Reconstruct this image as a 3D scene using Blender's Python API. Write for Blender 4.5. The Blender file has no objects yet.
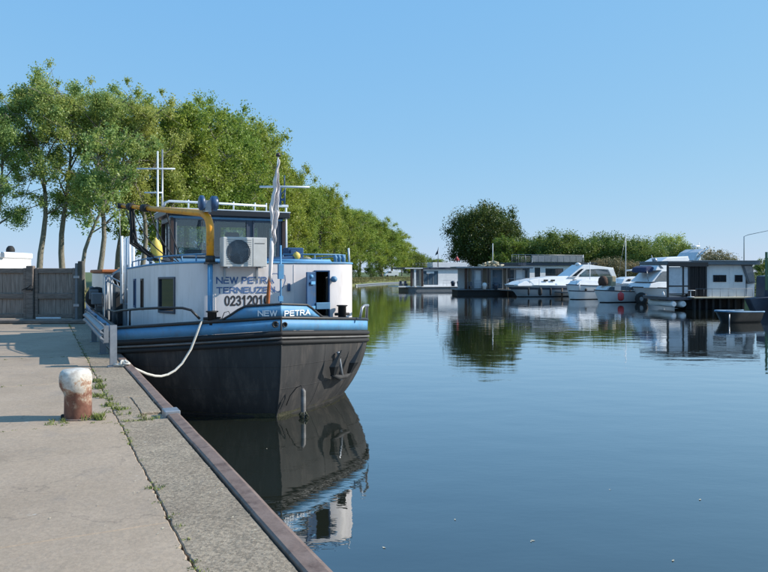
import bpy, bmesh, math, random
import numpy as np
from mathutils import Vector, Matrix
R = math.radians
D = bpy.data
S = bpy.context.scene
col = S.collection
# ------------------------------------------------------------------ camera, sky, sun
CAMZ = 2.75; F = 700.0; HZ = 272.0
cam = D.objects.new('camera', D.cameras.new('camera')); col.objects.link(cam)
cam.location = (0, 0, CAMZ); cam.rotation_euler = (R(90), 0, 0)
cam.data.sensor_width = 36; cam.data.lens = F/768*36; cam.data.shift_y = -14/768
cam.data.clip_end = 9000; cam.data.clip_start = .05
S.camera = cam
SUN_AZ, SUN_EL = 3.0, 32.0          # azimuth measured from +X towards +Y
w = D.worlds.new('World'); S.world = w; w.use_nodes = True
nt = w.node_tree; sky = nt.nodes.new('ShaderNodeTexSky'); sky.sky_type = 'NISHITA'
sky.sun_disc = False; sky.sun_elevation = R(SUN_EL); sky.sun_rotation = R(90-SUN_AZ)
sky.air_density = 1.0; sky.dust_density = 0.0; sky.ozone_density = 4.0; sky.altitude = 0
bg = nt.nodes['Background']; bg.inputs[1].default_value = 0.15
sp_ = nt.nodes.new('ShaderNodeSeparateColor'); cb_ = nt.nodes.new('ShaderNodeCombineColor'); nt.links.new(sky.outputs[0], sp_.inputs[0])
for k, (pw, sc_) in enumerate(((.5, .98), (.26, 1.94), (.05, 3.74))):      # film-like response of the photograph to the whole sky
    a_ = nt.nodes.new('ShaderNodeMath'); a_.operation = 'POWER'; a_.inputs[1].default_value = pw; nt.links.new(sp_.outputs[k], a_.inputs[0])
    b_ = nt.nodes.new('ShaderNodeMath'); b_.operation = 'MULTIPLY'; b_.inputs[1].default_value = sc_; nt.links.new(a_.outputs[0], b_.inputs[0]); nt.links.new(b_.outputs[0], cb_.inputs[k])
nt.links.new(cb_.outputs[0], bg.inputs[0])
sl = D.lights.new('sun', 'SUN'); sl.energy = 4.2; sl.angle = R(.53); sl.color = (1, .94, .85)
so = D.objects.new('sun', sl); col.objects.link(so)
sv = Vector((math.cos(R(SUN_AZ))*math.cos(R(SUN_EL)), math.sin(R(SUN_AZ))*math.cos(R(SUN_EL)), math.sin(R(SUN_EL))))
so.rotation_euler = sv.to_track_quat('Z', 'Y').to_euler(); so.location = sv*50
S.view_settings.view_transform = 'Standard'; S.view_settings.look = 'None'
S.view_settings.exposure = 0.5; S.view_settings.gamma = 1
S.cycles.max_bounces = 6; S.cycles.transparent_max_bounces = 12

# ------------------------------------------------------------------ materials
M = {}
def mat(name, c, c2=None, scale=3., rough=.6, metal=0., bump=0., bscale=None, dirt=None, dscale=1., damt=.3, spec=.5, stretch=None, detail=5):
    m = D.materials.new(name); m.use_nodes = True; n = m.node_tree.nodes; l = m.node_tree.links
    p = n['Principled BSDF']; p.inputs['Roughness'].default_value = rough; p.inputs['Metallic'].default_value = metal
    p.inputs['Specular IOR Level'].default_value = spec
    c = (*c, 1) ; p.inputs['Base Color'].default_value = c
    if c2 is None and dirt is None and not bump: M[name] = m; return m
    g = n.new('ShaderNodeNewGeometry'); vec = g.outputs['Position']
    if stretch:
        mp = n.new('ShaderNodeMapping'); mp.inputs['Scale'].default_value = stretch
        l.new(vec, mp.inputs[0]); vec = mp.outputs[0]
    out = None
    if c2 is not None:
        no = n.new('ShaderNodeTexNoise'); no.inputs['Scale'].default_value = scale; no.inputs['Detail'].default_value = detail
        no.inputs['Roughness'].default_value = .65
        l.new(vec, no.inputs['Vector'])
        r = n.new('ShaderNodeValToRGB'); r.color_ramp.elements[0].position = .35; r.color_ramp.elements[1].position = .65
        r.color_ramp.elements[0].color = c; r.color_ramp.elements[1].color = (*c2, 1)
        l.new(no.outputs['Fac'], r.inputs[0]); out = r.outputs[0]
    if dirt is not None:
        no = n.new('ShaderNodeTexNoise'); no.inputs['Scale'].default_value = dscale; no.inputs['Detail'].default_value = 8
        no.inputs['Roughness'].default_value = .7; l.new(vec, no.inputs['Vector'])
        r = n.new('ShaderNodeValToRGB'); r.color_ramp.elements[0].position = .5; r.color_ramp.elements[1].position = .72
        r.color_ramp.elements[0].color = (0, 0, 0, 1); r.color_ramp.elements[1].color = (damt, damt, damt, 1)
        l.new(no.outputs['Fac'], r.inputs[0])
        mx = n.new('ShaderNodeMix'); mx.data_type = 'RGBA'; l.new(r.outputs[0], mx.inputs[0])
        if out: l.new(out, mx.inputs[6])
        else: mx.inputs[6].default_value = c
        mx.inputs[7].default_value = (*dirt, 1); out = mx.outputs[2]
    if out: l.new(out, p.inputs['Base Color'])
    if bump:
        no = n.new('ShaderNodeTexNoise'); no.inputs['Scale'].default_value = bscale or scale*4; no.inputs['Detail'].default_value = 6
        l.new(vec, no.inputs['Vector']); b = n.new('ShaderNodeBump'); b.inputs['Strength'].default_value = 1; b.inputs['Distance'].default_value = bump
        l.new(no.outputs['Fac'], b.inputs['Height']); l.new(b.outputs[0], p.inputs['Normal'])
    M[name] = m; return m
mat('white_paint', (.82, .76, .745), (.74, .685, .67), .9, .42, dirt=(.42, .37, .31), dscale=2.2, damt=.45, bump=.004, bscale=1.6, stretch=(2.5, 2.5, .5))
mat('plain_white', (.78, .79, .80), (.70, .71, .73), 2, .4)
mat('gelcoat', (.80, .81, .82), (.72, .73, .75), 1.5, .22)
mat('grey_hull', (.40, .43, .46), (.34, .37, .40), 1.5, .3)
mat('blue_paint', (.11, .32, .55), (.085, .265, .47), 3, .6, dirt=(.16, .15, .14), dscale=5, damt=.5, bump=.002, bscale=6)
mat('dark_blue', (.03, .085, .19), (.022, .065, .15), 4, .4, dirt=(.1, .1, .1), dscale=6, damt=.5)
mat('light_blue', (.12, .27, .42), (.085, .21, .35), 4, .6)
mat('hull_black', (.038, .038, .039), (.060, .059, .059), .8, .65, spec=.15, dirt=(.15, .13, .115), dscale=1.9, damt=.55, bump=.012, bscale=1.1, stretch=(2.4, 2.4, .35))
mat('black_paint', (.018, .018, .02), (.03, .03, .03), 6, .45)
mat('rubber', (.016, .016, .017), None, rough=.75)
mat('hull_weed', (.085, .08, .045), (.035, .038, .022), 8, .8, bump=.01)
mat('galv', (.36, .38, .41), (.27, .29, .32), 7, .42, metal=.55, dirt=(.2, .18, .16), dscale=9, damt=.4)
mat('steel_white', (.68, .72, .76), (.55, .6, .65), 8, .4)
mat('yellow_paint', (.85, .37, .02), (.74, .30, .018), 5, .4, dirt=(.12, .07, .04), dscale=7, damt=.7)
mat('buoy_yellow', (.72, .55, .10), (.6, .45, .1), 8, .55)
mat('orange_rag', (.42, .12, .03), (.28, .09, .03), 12, .8)
mat('letter_blue', (.03, .09, .25), (.10, .18, .36), 9, .55)
mat('letter_black', (.012, .012, .014), (.05, .05, .06), 14, .6)
mat('letter_white', (.78, .80, .82))
mat('flag_cloth', (.78, .74, .72), (.68, .62, .61), 5, .9)
mat('ac_case', (.62, .62, .60), (.55, .55, .53), 4, .45, dirt=(.4, .37, .32), dscale=5)
mat('ac_dark', (.03, .03, .035), None, rough=.6)
mat('brown_frame', (.035, .02, .017), (.05, .03, .022), 7, .45)
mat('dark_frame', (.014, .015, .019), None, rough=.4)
mat('mid_grey', (.15, .17, .19), (.12, .135, .15), 2, .5)
mat('slate', (.055, .07, .10), (.04, .05, .075), 2, .4)
mat('brown_wood', (.13, .085, .05), (.08, .055, .035), 6, .7)
mat('deck_grey', (.12, .125, .13), (.16, .16, .16), 3, .7)
mat('rope_fibre', (.62, .60, .55), (.45, .43, .38), 40, .9)
mat('red_fender', (.55, .05, .05), (.45, .04, .05), 5, .45)
mat('canvas_brown', (.09, .045, .03), (.06, .03, .02), 6, .85)
mat('canvas_beige', (.42, .36, .24), None, rough=.9)
mat('canvas_blue', (.03, .045, .10), (.05, .06, .13), 4, .85)
mat('tilt_canvas', (.60, .64, .68), (.5, .55, .6), 3, .8)
mat('container_white', (.74, .74, .73), (.68, .68, .67), 1, .5, dirt=(.4, .38, .34), dscale=1.3, damt=.25)
mat('old_board', (.30, .25, .215), (.16, .13, .11), 5, .9, stretch=(7, 7, .5), bump=.004, bscale=5, dirt=(.33, .30, .27), dscale=3, damt=.6)
mat('old_beam', (.22, .18, .155), (.12, .10, .085), 5, .9, stretch=(.8, 5, 5), bump=.006, bscale=8)
mat('rust_edge', (.19, .125, .095), (.25, .175, .14), 5, .62, metal=.15, dirt=(.075, .04, .028), dscale=9, damt=.8, bump=.003, bscale=30)
mat('quay_wall', (.10, .095, .085), (.06, .06, .05), 3, .9, bump=.01)
mat('soil', (.07, .055, .04), (.04, .033, .025), 9, 1)
mat('bark', (.27, .25, .20), (.13, .115, .09), 6, .95, stretch=(3, 3, .7), bump=.02, bscale=10)
mat('weed_leaf', (.12, .18, .035), (.20, .22, .06), 20, .7)
mat('dry_grass', (.24, .20, .09), (.12, .14, .04), 1.2, .9)
mat('bank_grass', (.15, .155, .055), (.085, .11, .03), .5, .95, bump=.05, bscale=6, dirt=(.25, .2, .10), dscale=.3, damt=.7)
mat('grass_ground', (.10, .13, .035), (.07, .10, .03), .3, .95, bump=.03, bscale=5)
mat('leaf_litter', (.5, .45, .33), None, rough=.8)
mat('green_post', (.08,.16,.08), None)
mat('screen_white', (.62, .64, .68), (.5, .52, .56), 3, .3)
mat('grey_steel', (.20, .195, .19), (.10, .095, .09), 2.2, .55, dirt=(.12, .08, .06), dscale=4, damt=.6, stretch=(1, 1, 3))
mat('far_red', (.5, .06, .06), None)

def concrete(name, a, b, speck, ss, bumpd, stain, sd=.012, joints=None):
    m = D.materials.new(name); m.use_nodes = True; n = m.node_tree.nodes; l = m.node_tree.links
    p = n['Principled BSDF']; p.inputs['Roughness'].default_value = .92; p.inputs['Specular IOR Level'].default_value = .25
    g = n.new('ShaderNodeNewGeometry'); v = g.outputs['Position']
    def noise(sc, de=8, ro=.65):
        q = n.new('ShaderNodeTexNoise'); q.inputs['Scale'].default_value = sc; q.inputs['Detail'].default_value = de; q.inputs['Roughness'].default_value = ro
        l.new(v, q.inputs['Vector']); return q.outputs['Fac']
    def ramp(f, p0, p1, c0, c1):
        r = n.new('ShaderNodeValToRGB'); r.color_ramp.elements[0].position = p0; r.color_ramp.elements[1].position = p1
        r.color_ramp.elements[0].color = (*c0, 1); r.color_ramp.elements[1].color = (*c1, 1); l.new(f, r.inputs[0]); return r.outputs[0]
    def mix(f, A, B, mode='MIX'):
        x = n.new('ShaderNodeMix'); x.data_type = 'RGBA'; x.blend_type = mode
        if isinstance(f, float): x.inputs[0].default_value = f
        else: l.new(f, x.inputs[0])
        for k, q in ((6, A), (7, B)):
            if isinstance(q, tuple): x.inputs[k].default_value = (*q, 1)
            else: l.new(q, x.inputs[k])
        return x.outputs[2]
    base = ramp(noise(.9), .3, .7, a, b)
    st = ramp(noise(2.3, 10, .75), .52, .75, (0, 0, 0), (.55, .55, .55)); base = mix(st, base, stain)
    big = ramp(noise(.35, 4), .3, .7, (.86, .86, .86), (1.08, 1.07, 1.05)); base = mix(1., base, big, 'MULTIPLY')
    vo = n.new('ShaderNodeTexVoronoi'); vo.inputs['Scale'].default_value = ss; l.new(v, vo.inputs['Vector'])
    sp = n.new('ShaderNodeSeparateColor'); l.new(vo.outputs['Color'], sp.inputs[0])
    fl = ramp(sp.outputs[0], 0, 1, (1-speck,)*3, (1+speck,)*3); base = mix(1., base, fl, 'MULTIPLY')
    fine = ramp(noise(110, 3), .3, .7, (1-speck*.7,)*3, (1+speck*.5,)*3); base = mix(1., base, fine, 'MULTIPLY')
    moss = ramp(noise(5.5, 8, .8), .66, .74, (0, 0, 0), (.5, .5, .5)); base = mix(moss, base, (.10, .105, .055))
    spl = ramp(noise(7.3, 6, .6), .70, .73, (0, 0, 0), (.45, .45, .45)); base = mix(spl, base, (.52, .49, .44))
    dk = ramp(noise(.8, 9, .8), .55, .70, (0, 0, 0), (.6, .6, .6)); base = mix(dk, base, tuple(q*.62 for q in a))
    vc = n.new('ShaderNodeTexVoronoi'); vc.feature = 'DISTANCE_TO_EDGE'; vc.inputs['Scale'].default_value = .38
    wv_ = n.new('ShaderNodeVectorMath'); wv_.operation = 'MULTIPLY_ADD'; nn_ = n.new('ShaderNodeTexNoise'); nn_.inputs['Scale'].default_value = 2.5; nn_.inputs['Detail'].default_value = 6
    l.new(v, nn_.inputs['Vector']); l.new(nn_.outputs['Color'], wv_.inputs[0]); wv_.inputs[1].default_value = (.7, .7, .7); l.new(v, wv_.inputs[2]); l.new(wv_.outputs[0], vc.inputs['Vector'])
    ck = ramp(vc.outputs['Distance'], .0008, .003, (.35, .35, .35), (0, 0, 0)); base = mix(ck, base, (.09, .08, .07))
    l.new(base, p.inputs['Base Color'])
    b1 = n.new('ShaderNodeBump'); b1.inputs['Distance'].default_value = bumpd; b1.inputs['Strength'].default_value = 1
    l.new(noise(ss*.6, 6, .7), b1.inputs['Height'])
    b2 = n.new('ShaderNodeBump'); b2.inputs['Distance'].default_value = sd; l.new(noise(2, 5), b2.inputs['Height']); l.new(b1.outputs[0], b2.inputs['Normal'])
    l.new(b2.outputs[0], p.inputs['Normal']); M[name] = m
concrete('slab_concrete', (.335, .262, .195), (.40, .315, .24), .08, 45, .0035, (.24, .215, .195))
concrete('coping_concrete', (.27, .217, .162), (.34, .278, .208), .30, 55, .009, (.17, .155, .13))

def glassmat(name, tint, refl):
    m = D.materials.new(name); m.use_nodes = True; n = m.node_tree.nodes; l = m.node_tree.links
    n.remove(n['Principled BSDF']); t = n.new('ShaderNodeBsdfTransparent'); t.inputs[0].default_value = (*tint, 1)
    g = n.new('ShaderNodeBsdfGlossy'); g.inputs['Roughness'].default_value = .02
    fr = n.new('ShaderNodeFresnel'); fr.inputs[0].default_value = 1.5
    mm = n.new('ShaderNodeMath'); mm.operation = 'ADD'; mm.inputs[1].default_value = refl; l.new(fr.outputs[0], mm.inputs[0])
    x = n.new('ShaderNodeMixShader'); l.new(mm.outputs[0], x.inputs[0]); l.new(t.outputs[0], x.inputs[1]); l.new(g.outputs[0], x.inputs[2])
    l.new(x.outputs[0], n['Material Output'].inputs[0]); M[name] = m
glassmat('clear_glass', (.78, .85, .88), .06)
mat('dark_glass', (.015, .02, .026), None, rough=.04, spec=.9)
mat('blue_glass', (.07, .11, .15), None, rough=.06, spec=.8)
mat('hazy_glass', (.22, .24, .26), (.16, .18, .2), 3, rough=.1, spec=.8)

def leafmat(name, a, b, trans=.35, c=None):
    m = D.materials.new(name); m.use_nodes = True; n = m.node_tree.nodes; l = m.node_tree.links
    n.remove(n['Principled BSDF']); g = n.new('ShaderNodeNewGeometry'); oi = n.new('ShaderNodeObjectInfo')
    r = n.new('ShaderNodeValToRGB'); e = r.color_ramp.elements; e[0].color = (*a, 1); e[1].color = (*b, 1); l.new(g.outputs['Random Per Island'], r.inputs[0])
    nz = n.new('ShaderNodeTexNoise'); nz.inputs['Scale'].default_value = .35; nz.inputs['Detail'].default_value = 3; l.new(g.outputs['Position'], nz.inputs['Vector'])
    ma = n.new('ShaderNodeMath'); ma.operation = 'MULTIPLY_ADD'; l.new(oi.outputs['Random'], ma.inputs[0]); ma.inputs[1].default_value = .5; l.new(nz.outputs['Fac'], ma.inputs[2])
    r2 = n.new('ShaderNodeValToRGB'); e = r2.color_ramp.elements; e[0].position = .4; e[1].position = 1.0
    e[0].color = (.70, .90, .85, 1); e[1].color = (1.22, 1.12, .9, 1); l.new(ma.outputs[0], r2.inputs[0])
    x = n.new('ShaderNodeMix'); x.data_type = 'RGBA'; x.blend_type = 'MULTIPLY'; x.inputs[0].default_value = 1; l.new(r.outputs[0], x.inputs[6]); l.new(r2.outputs[0], x.inputs[7])
    d = n.new('ShaderNodeBsdfDiffuse'); t = n.new('ShaderNodeBsdfTranslucent'); gl = n.new('ShaderNodeBsdfGlossy'); gl.inputs['Roughness'].default_value = .45
    gl.inputs[0].default_value = (.5, .5, .5, 1)
    l.new(x.outputs[2], d.inputs[0]); l.new(x.outputs[2], t.inputs[0])
    s1 = n.new('ShaderNodeMixShader'); s1.inputs[0].default_value = trans; l.new(d.outputs[0], s1.inputs[1]); l.new(t.outputs[0], s1.inputs[2])
    s2 = n.new('ShaderNodeMixShader'); s2.inputs[0].default_value = .05; l.new(s1.outputs[0], s2.inputs[1]); l.new(gl.outputs[0], s2.inputs[2])
    l.new(s2.outputs[0], n['Material Output'].inputs[0]); M[name] = m
leafmat('leaf_pop', (.185, .25, .042), (.37, .445, .09), .46)
leafmat('leaf_grey', (.25, .32, .09), (.46, .51, .17), .48)
leafmat('leaf_dark', (.045, .075, .018), (.10, .135, .03), .28)
leafmat('leaf_hedge', (.10, .15, .032), (.22, .27, .065), .38)
leafmat('leaf_lime', (.12, .19, .03), (.2, .28, .06), .4)
leafmat('leaf_brown', (.20, .17, .10), (.34, .28, .18), .25)

# water
m = D.materials.new('water'); m.use_nodes = True; n = m.node_tree.nodes; l = m.node_tree.links; p = n['Principled BSDF']
p.inputs['Base Color'].default_value = (.016, .019, .013, 1); p.inputs['Roughness'].default_value = .015; p.inputs['IOR'].default_value = 1.85; p.inputs['Coat Weight'].default_value = 1; p.inputs['Coat IOR'].default_value = 1.5; p.inputs['Coat Roughness'].default_value = .015
p.inputs['Specular Tint'].default_value = (.86, .95, 1.0, 1)
g = n.new('ShaderNodeNewGeometry')
def wn(sc, stretch, det, rot):
    mp = n.new('ShaderNodeMapping'); mp.inputs['Scale'].default_value = stretch; mp.inputs['Rotation'].default_value = (0, 0, R(rot)); l.new(g.outputs['Position'], mp.inputs[0])
    q = n.new('ShaderNodeTexNoise'); q.inputs['Scale'].default_value = sc; q.inputs['Detail'].default_value = det; q.inputs['Roughness'].default_value = .5
    l.new(mp.outputs[0], q.inputs['Vector']); return q.outputs['Fac']
big = wn(.09, (1, 1, 1), 3, 0)
rr = n.new('ShaderNodeValToRGB'); rr.color_ramp.elements[0].position = .38; rr.color_ramp.elements[1].position = .62; rr.color_ramp.elements[0].color = (.35,)*3+(1,)
l.new(big, rr.inputs[0])
b1 = n.new('ShaderNodeBump'); b1.inputs['Distance'].default_value = .008; l.new(wn(.75, (1, 1.5, 1), 1.5, 12), b1.inputs['Height'])
b2 = n.new('ShaderNodeBump'); b2.inputs['Distance'].default_value = .0013; l.new(rr.outputs[0], b2.inputs['Strength']); l.new(wn(5.5, (1, 1.8, 1), 2, -8), b2.inputs['Height']); l.new(b1.outputs[0], b2.inputs['Normal'])
l.new(b2.outputs[0], p.inputs['Normal']); l.new(b2.outputs[0], p.inputs['Coat Normal']); M['water'] = m

# bollard: white paint worn off to rust low down
m = D.materials.new('bollard_paint'); m.use_nodes = True; n = m.node_tree.nodes; l = m.node_tree.links; p = n['Principled BSDF']; p.inputs['Roughness'].default_value = .7
tc = n.new('ShaderNodeTexCoord'); sx = n.new('ShaderNodeSeparateXYZ'); l.new(tc.outputs['Object'], sx.inputs[0])
nz = n.new('ShaderNodeTexNoise'); nz.inputs['Scale'].default_value = 8; nz.inputs['Detail'].default_value = 12; nz.inputs['Roughness'].default_value = .72; l.new(tc.outputs['Object'], nz.inputs['Vector'])
mm = n.new('ShaderNodeMath'); mm.operation = 'MULTIPLY_ADD'; l.new(sx.outputs[2], mm.inputs[0]); mm.inputs[1].default_value = -.70; l.new(nz.outputs['Fac'], mm.inputs[2])
r = n.new('ShaderNodeValToRGB'); e = r.color_ramp.elements; e[0].position = .235; e[1].position = .37; e[0].color = (.70, .68, .62, 1); e[1].color = (.20, .085, .055, 1)
q = e.new(.26); q.color = (.55, .46, .36, 1); q = e.new(.30); q.color = (.42, .27, .19, 1); l.new(mm.outputs[0], r.inputs[0])
n2 = n.new('ShaderNodeTexNoise'); n2.inputs['Scale'].default_value = 16; n2.inputs['Detail'].default_value = 8; l.new(tc.outputs['Object'], n2.inputs['Vector'])
r2 = n.new('ShaderNodeValToRGB'); r2.color_ramp.elements[0].position = .35; r2.color_ramp.elements[1].position = .65; r2.color_ramp.elements[0].color = (.6, .55, .52, 1)
l.new(n2.outputs['Fac'], r2.inputs[0]); x = n.new('ShaderNodeMix'); x.data_type = 'RGBA'; x.blend_type = 'MULTIPLY'; x.inputs[0].default_value = 1
l.new(r.outputs[0], x.inputs[6]); l.new(r2.outputs[0], x.inputs[7]); l.new(x.outputs[2], p.inputs['Base Color'])
b = n.new('ShaderNodeBump'); b.inputs['Distance'].default_value = .006; l.new(n2.outputs['Fac'], b.inputs['Height']); l.new(b.outputs[0], p.inputs['Normal']); M['bollard_paint'] = m

# ------------------------------------------------------------------ mesh helpers
class MB:
    def __init__(s): s.v = []; s.f = []; s.sm = []
    def add(s, vs, fs, smooth=False):
        o = len(s.v); s.v += [tuple(q) for q in vs]; s.f += [tuple(i+o for i in f) for f in fs]; s.sm += [smooth]*len(fs); return s
    def box(s, x0, x1, y0, y1, z0, z1):
        return s.add([(x0,y0,z0),(x1,y0,z0),(x1,y1,z0),(x0,y1,z0),(x0,y0,z1),(x1,y0,z1),(x1,y1,z1),(x0,y1,z1)],
                     [(0,3,2,1),(4,5,6,7),(0,1,5,4),(1,2,6,5),(2,3,7,6),(3,0,4,7)])
    def seg(s, p0, p1, z0, z1, th, off=0.):        # upright slab along a plan segment
        p0 = Vector(p0[:2]); p1 = Vector(p1[:2]); d = (p1-p0).normalized(); nn = Vector((-d.y, d.x))
        a = p0+nn*(off-th/2); b = p1+nn*(off-th/2); c = p1+nn*(off+th/2); e = p0+nn*(off+th/2)
        return s.add([(*a,z0),(*b,z0),(*c,z0),(*e,z0),(*a,z1),(*b,z1),(*c,z1),(*e,z1)],
                     [(0,3,2,1),(4,5,6,7),(0,1,5,4),(1,2,6,5),(2,3,7,6),(3,0,4,7)])
    def tube(s, pts, r, n=8, cap=True):
        pts = [Vector(q) for q in pts]; rr = r if isinstance(r, (list, tuple)) else [r]*len(pts)
        t = (pts[1]-pts[0]).normalized(); u = t.orthogonal().normalized(); vs = []
        for i, q in enumerate(pts):
            a = pts[max(i-1,0)]; b = pts[min(i+1,len(pts)-1)]; t2 = (b-a).normalized()
            u = (u - t2*u.dot(t2)).normalized(); w_ = t2.cross(u)
            for k in range(n):
                an = 2*math.pi*k/n; vs.append(q+u*math.cos(an)*rr[i]+w_*math.sin(an)*rr[i])
        fs = [(i*n+k, i*n+(k+1)%n, (i+1)*n+(k+1)%n, (i+1)*n+k) for i in range(len(pts)-1) for k in range(n)]
        s.add(vs, fs, True)
        if cap:
            o = len(s.v)-len(vs); s.f.append(tuple(o+k for k in range(n))[::-1]); s.f.append(tuple(o+(len(pts)-1)*n+k for k in range(n))); s.sm += [False, False]
        return s
    def lathe(s, prof, c=(0,0,0), n=20, axis='z'):
        vs = []
        for r, z in prof:
            for k in range(n):
                a = 2*math.pi*k/n; q = (r*math.cos(a), r*math.sin(a), z)
                if axis == 'x': q = (q[2], q[0], q[1])
                if axis == 'y': q = (q[0], q[2], q[1])
                vs.append((q[0]+c[0], q[1]+c[1], q[2]+c[2]))
        fs = [(i*n+k, i*n+(k+1)%n, (i+1)*n+(k+1)%n, (i+1)*n+k) for i in range(len(prof)-1) for k in range(n)]
        return s.add(vs, fs, True)
    def prism(s, prof, y0, y1, in0=0., in1=0.):     # side profile (x,z) pulled along y
        n = len(prof); vs = [(x, y0, z) for x, z in prof]+[(x, y1, z) for x, z in prof]
        return s.add(vs, [tuple(range(n)), tuple(range(2*n-1, n-1, -1))]+[(i, n+i, n+(i+1)%n, (i+1)%n) for i in range(n)])
    def plan(s, poly, z0, z1):                      # plan outline pulled up
        n = len(poly); vs = [(x, y, z0) for x, y in poly]+[(x, y, z1) for x, y in poly]
        return s.add(vs, [tuple(range(n))[::-1], tuple(range(n, 2*n))]+[(i, (i+1)%n, n+(i+1)%n, n+i) for i in range(n)])
    def map(s, fn): s.v = [tuple(fn(*q)) for q in s.v]; return s
    def mesh(s, name, mt, bevel=0, seg=1):
        me = D.meshes.new(name); me.from_pydata(s.v, [], s.f); me.polygons.foreach_set('use_smooth', s.sm)
        bm = bmesh.new(); bm.from_mesh(me); bmesh.ops.recalc_face_normals(bm, faces=bm.faces)
        if bevel:
            ed = [e for e in bm.edges if len(e.link_faces) == 2 and e.calc_face_angle(0) > .6]
            bmesh.ops.bevel(bm, geom=ed, offset=bevel, segments=seg, affect='EDGES', profile=.6)
        bm.to_mesh(me); bm.free(); me.materials.append(M[mt] if isinstance(mt, str) else mt); me.validate(); return me
    def build(s, name, mt, parent=None, bevel=0, seg=1, label=None):
        return link(name, s.mesh(name, mt, bevel, seg), parent, label)
def link(name, me, parent=None, label=None):
    o = D.objects.new(name, me); col.objects.link(o)
    if parent: o.parent = parent
    if label: o['label'] = label
    return o
def tag(o, label, cat=None, group=None, kind=None):
    if label: o['label'] = label
    if cat: o['category'] = cat
    if group: o['group'] = group
    if kind: o['kind'] = kind
    return o
def thing(name, label, cat, loc=(0,0,0), rz=0, group=None):
    o = D.objects.new(name, None); o.empty_display_size = .3; col.objects.link(o); o.location = loc; o.rotation_euler = (0, 0, rz)
    return tag(o, label, cat, group)
def copy_tree(o, parent=None):
    c = o.copy(); col.objects.link(c); c.parent = parent
    for ch in list(o.children): copy_tree(ch, c)
    return c
def struct(name, mb, mt, label=None, **k):
    o = mb.build(name, mt, **k); return tag(o, label, kind='structure')
class Path:
    def __init__(s, pts):
        s.p = [Vector(q) for q in pts]; s.s = [0.]
        for a, b in zip(s.p, s.p[1:]): s.s.append(s.s[-1]+(b-a).length)
    def at(s, t):
        t = min(max(t, 0), s.s[-1])
        for i in range(len(s.p)-1):
            if t <= s.s[i+1]+1e-9: return s.p[i].lerp(s.p[i+1], (t-s.s[i])/max(s.s[i+1]-s.s[i], 1e-9)), i
        return s.p[-1], len(s.p)-2
    def nrm(s, t):
        _, i = s.at(t); o = Vector((0., 0.))
        js = {i}
        for k, q in enumerate(s.s):
            if abs(q-t) < 1e-6: js |= {max(k-1, 0), min(k, len(s.p)-2)}
        for j in js:
            d = (s.p[j+1]-s.p[j]).normalized(); o += Vector((-d.y, d.x))
        return o.normalized()
    def near(s, x, y):
        b = (1e9, 0); q = Vector((x, y))
        for i in range(len(s.p)-1):
            d = s.p[i+1]-s.p[i]; k = min(max((q-s.p[i]).dot(d)/d.length_squared, 0), 1); e = (s.p[i]+d*k-q).length
            if e < b[0]: b = (e, s.s[i]+k*d.length)
        return b[1]
def wall(path, z0, z1, ops, th, side=1):            # ops: (s0,s1,za,zb)
    mb = MB(); ss = sorted({round(q, 5) for q in path.s} | {round(q, 5) for o in ops for q in o[:2]})
    zs = sorted({z0, z1} | {q for o in ops for q in o[2:]}); ns = len(ss); nz = len(zs)
    op = lambda i, j: not (0 <= i < ns-1 and 0 <= j < nz-1) or any(o[0]-1e-4 <= ss[i] and ss[i+1] <= o[1]+1e-4 and o[2]-1e-6 <= zs[j] and zs[j+1] <= o[3]+1e-6 for o in ops)
    vs = []
    for q in ss:
        a, _ = path.at(q); nn = path.nrm(q)*side*th
        for z in zs: vs.append((a.x, a.y, z)); vs.append((a.x+nn.x, a.y+nn.y, z))
    I = lambda i, j, k: (i*nz+j)*2+k; fs = []
    for i in range(ns-1):
        for j in range(nz-1):
            if op(i, j): continue
            fs.append((I(i,j,0), I(i+1,j,0), I(i+1,j+1,0), I(i,j+1,0))); fs.append((I(i,j,1), I(i,j+1,1), I(i+1,j+1,1), I(i+1,j,1)))
            if op(i-1, j): fs.append((I(i,j,0), I(i,j+1,0), I(i,j+1,1), I(i,j,1)))
            if op(i+1, j): fs.append((I(i+1,j,0), I(i+1,j,1), I(i+1,j+1,1), I(i+1,j+1,0)))
            if op(i, j-1): fs.append((I(i,j,0), I(i,j,1), I(i+1,j,1), I(i+1,j,0)))
            if op(i, j+1): fs.append((I(i,j+1,0), I(i+1,j+1,0), I(i+1,j+1,1), I(i,j+1,1)))
    mb.add(vs, fs); return mb
def frame(p0, p1, z0, z1, w_, th, off=0.):
    mb = MB(); p0 = Vector(p0); p1 = Vector(p1); d = (p1-p0).normalized()
    mb.seg(p0, p0+d*w_, z0, z1, th, off); mb.seg(p1-d*w_, p1, z0, z1, th, off)
    mb.seg(p0+d*w_, p1-d*w_, z0, z0+w_, th, off); mb.seg(p0+d*w_, p1-d*w_, z1-w_, z1, th, off); return mb
def arc(cx, cy, rx, ry, a0, a1, n=9): return [(cx+rx*math.cos(R(a0+(a1-a0)*k/n)), cy+ry*math.sin(R(a0+(a1-a0)*k/n))) for k in range(n+1)]
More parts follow.
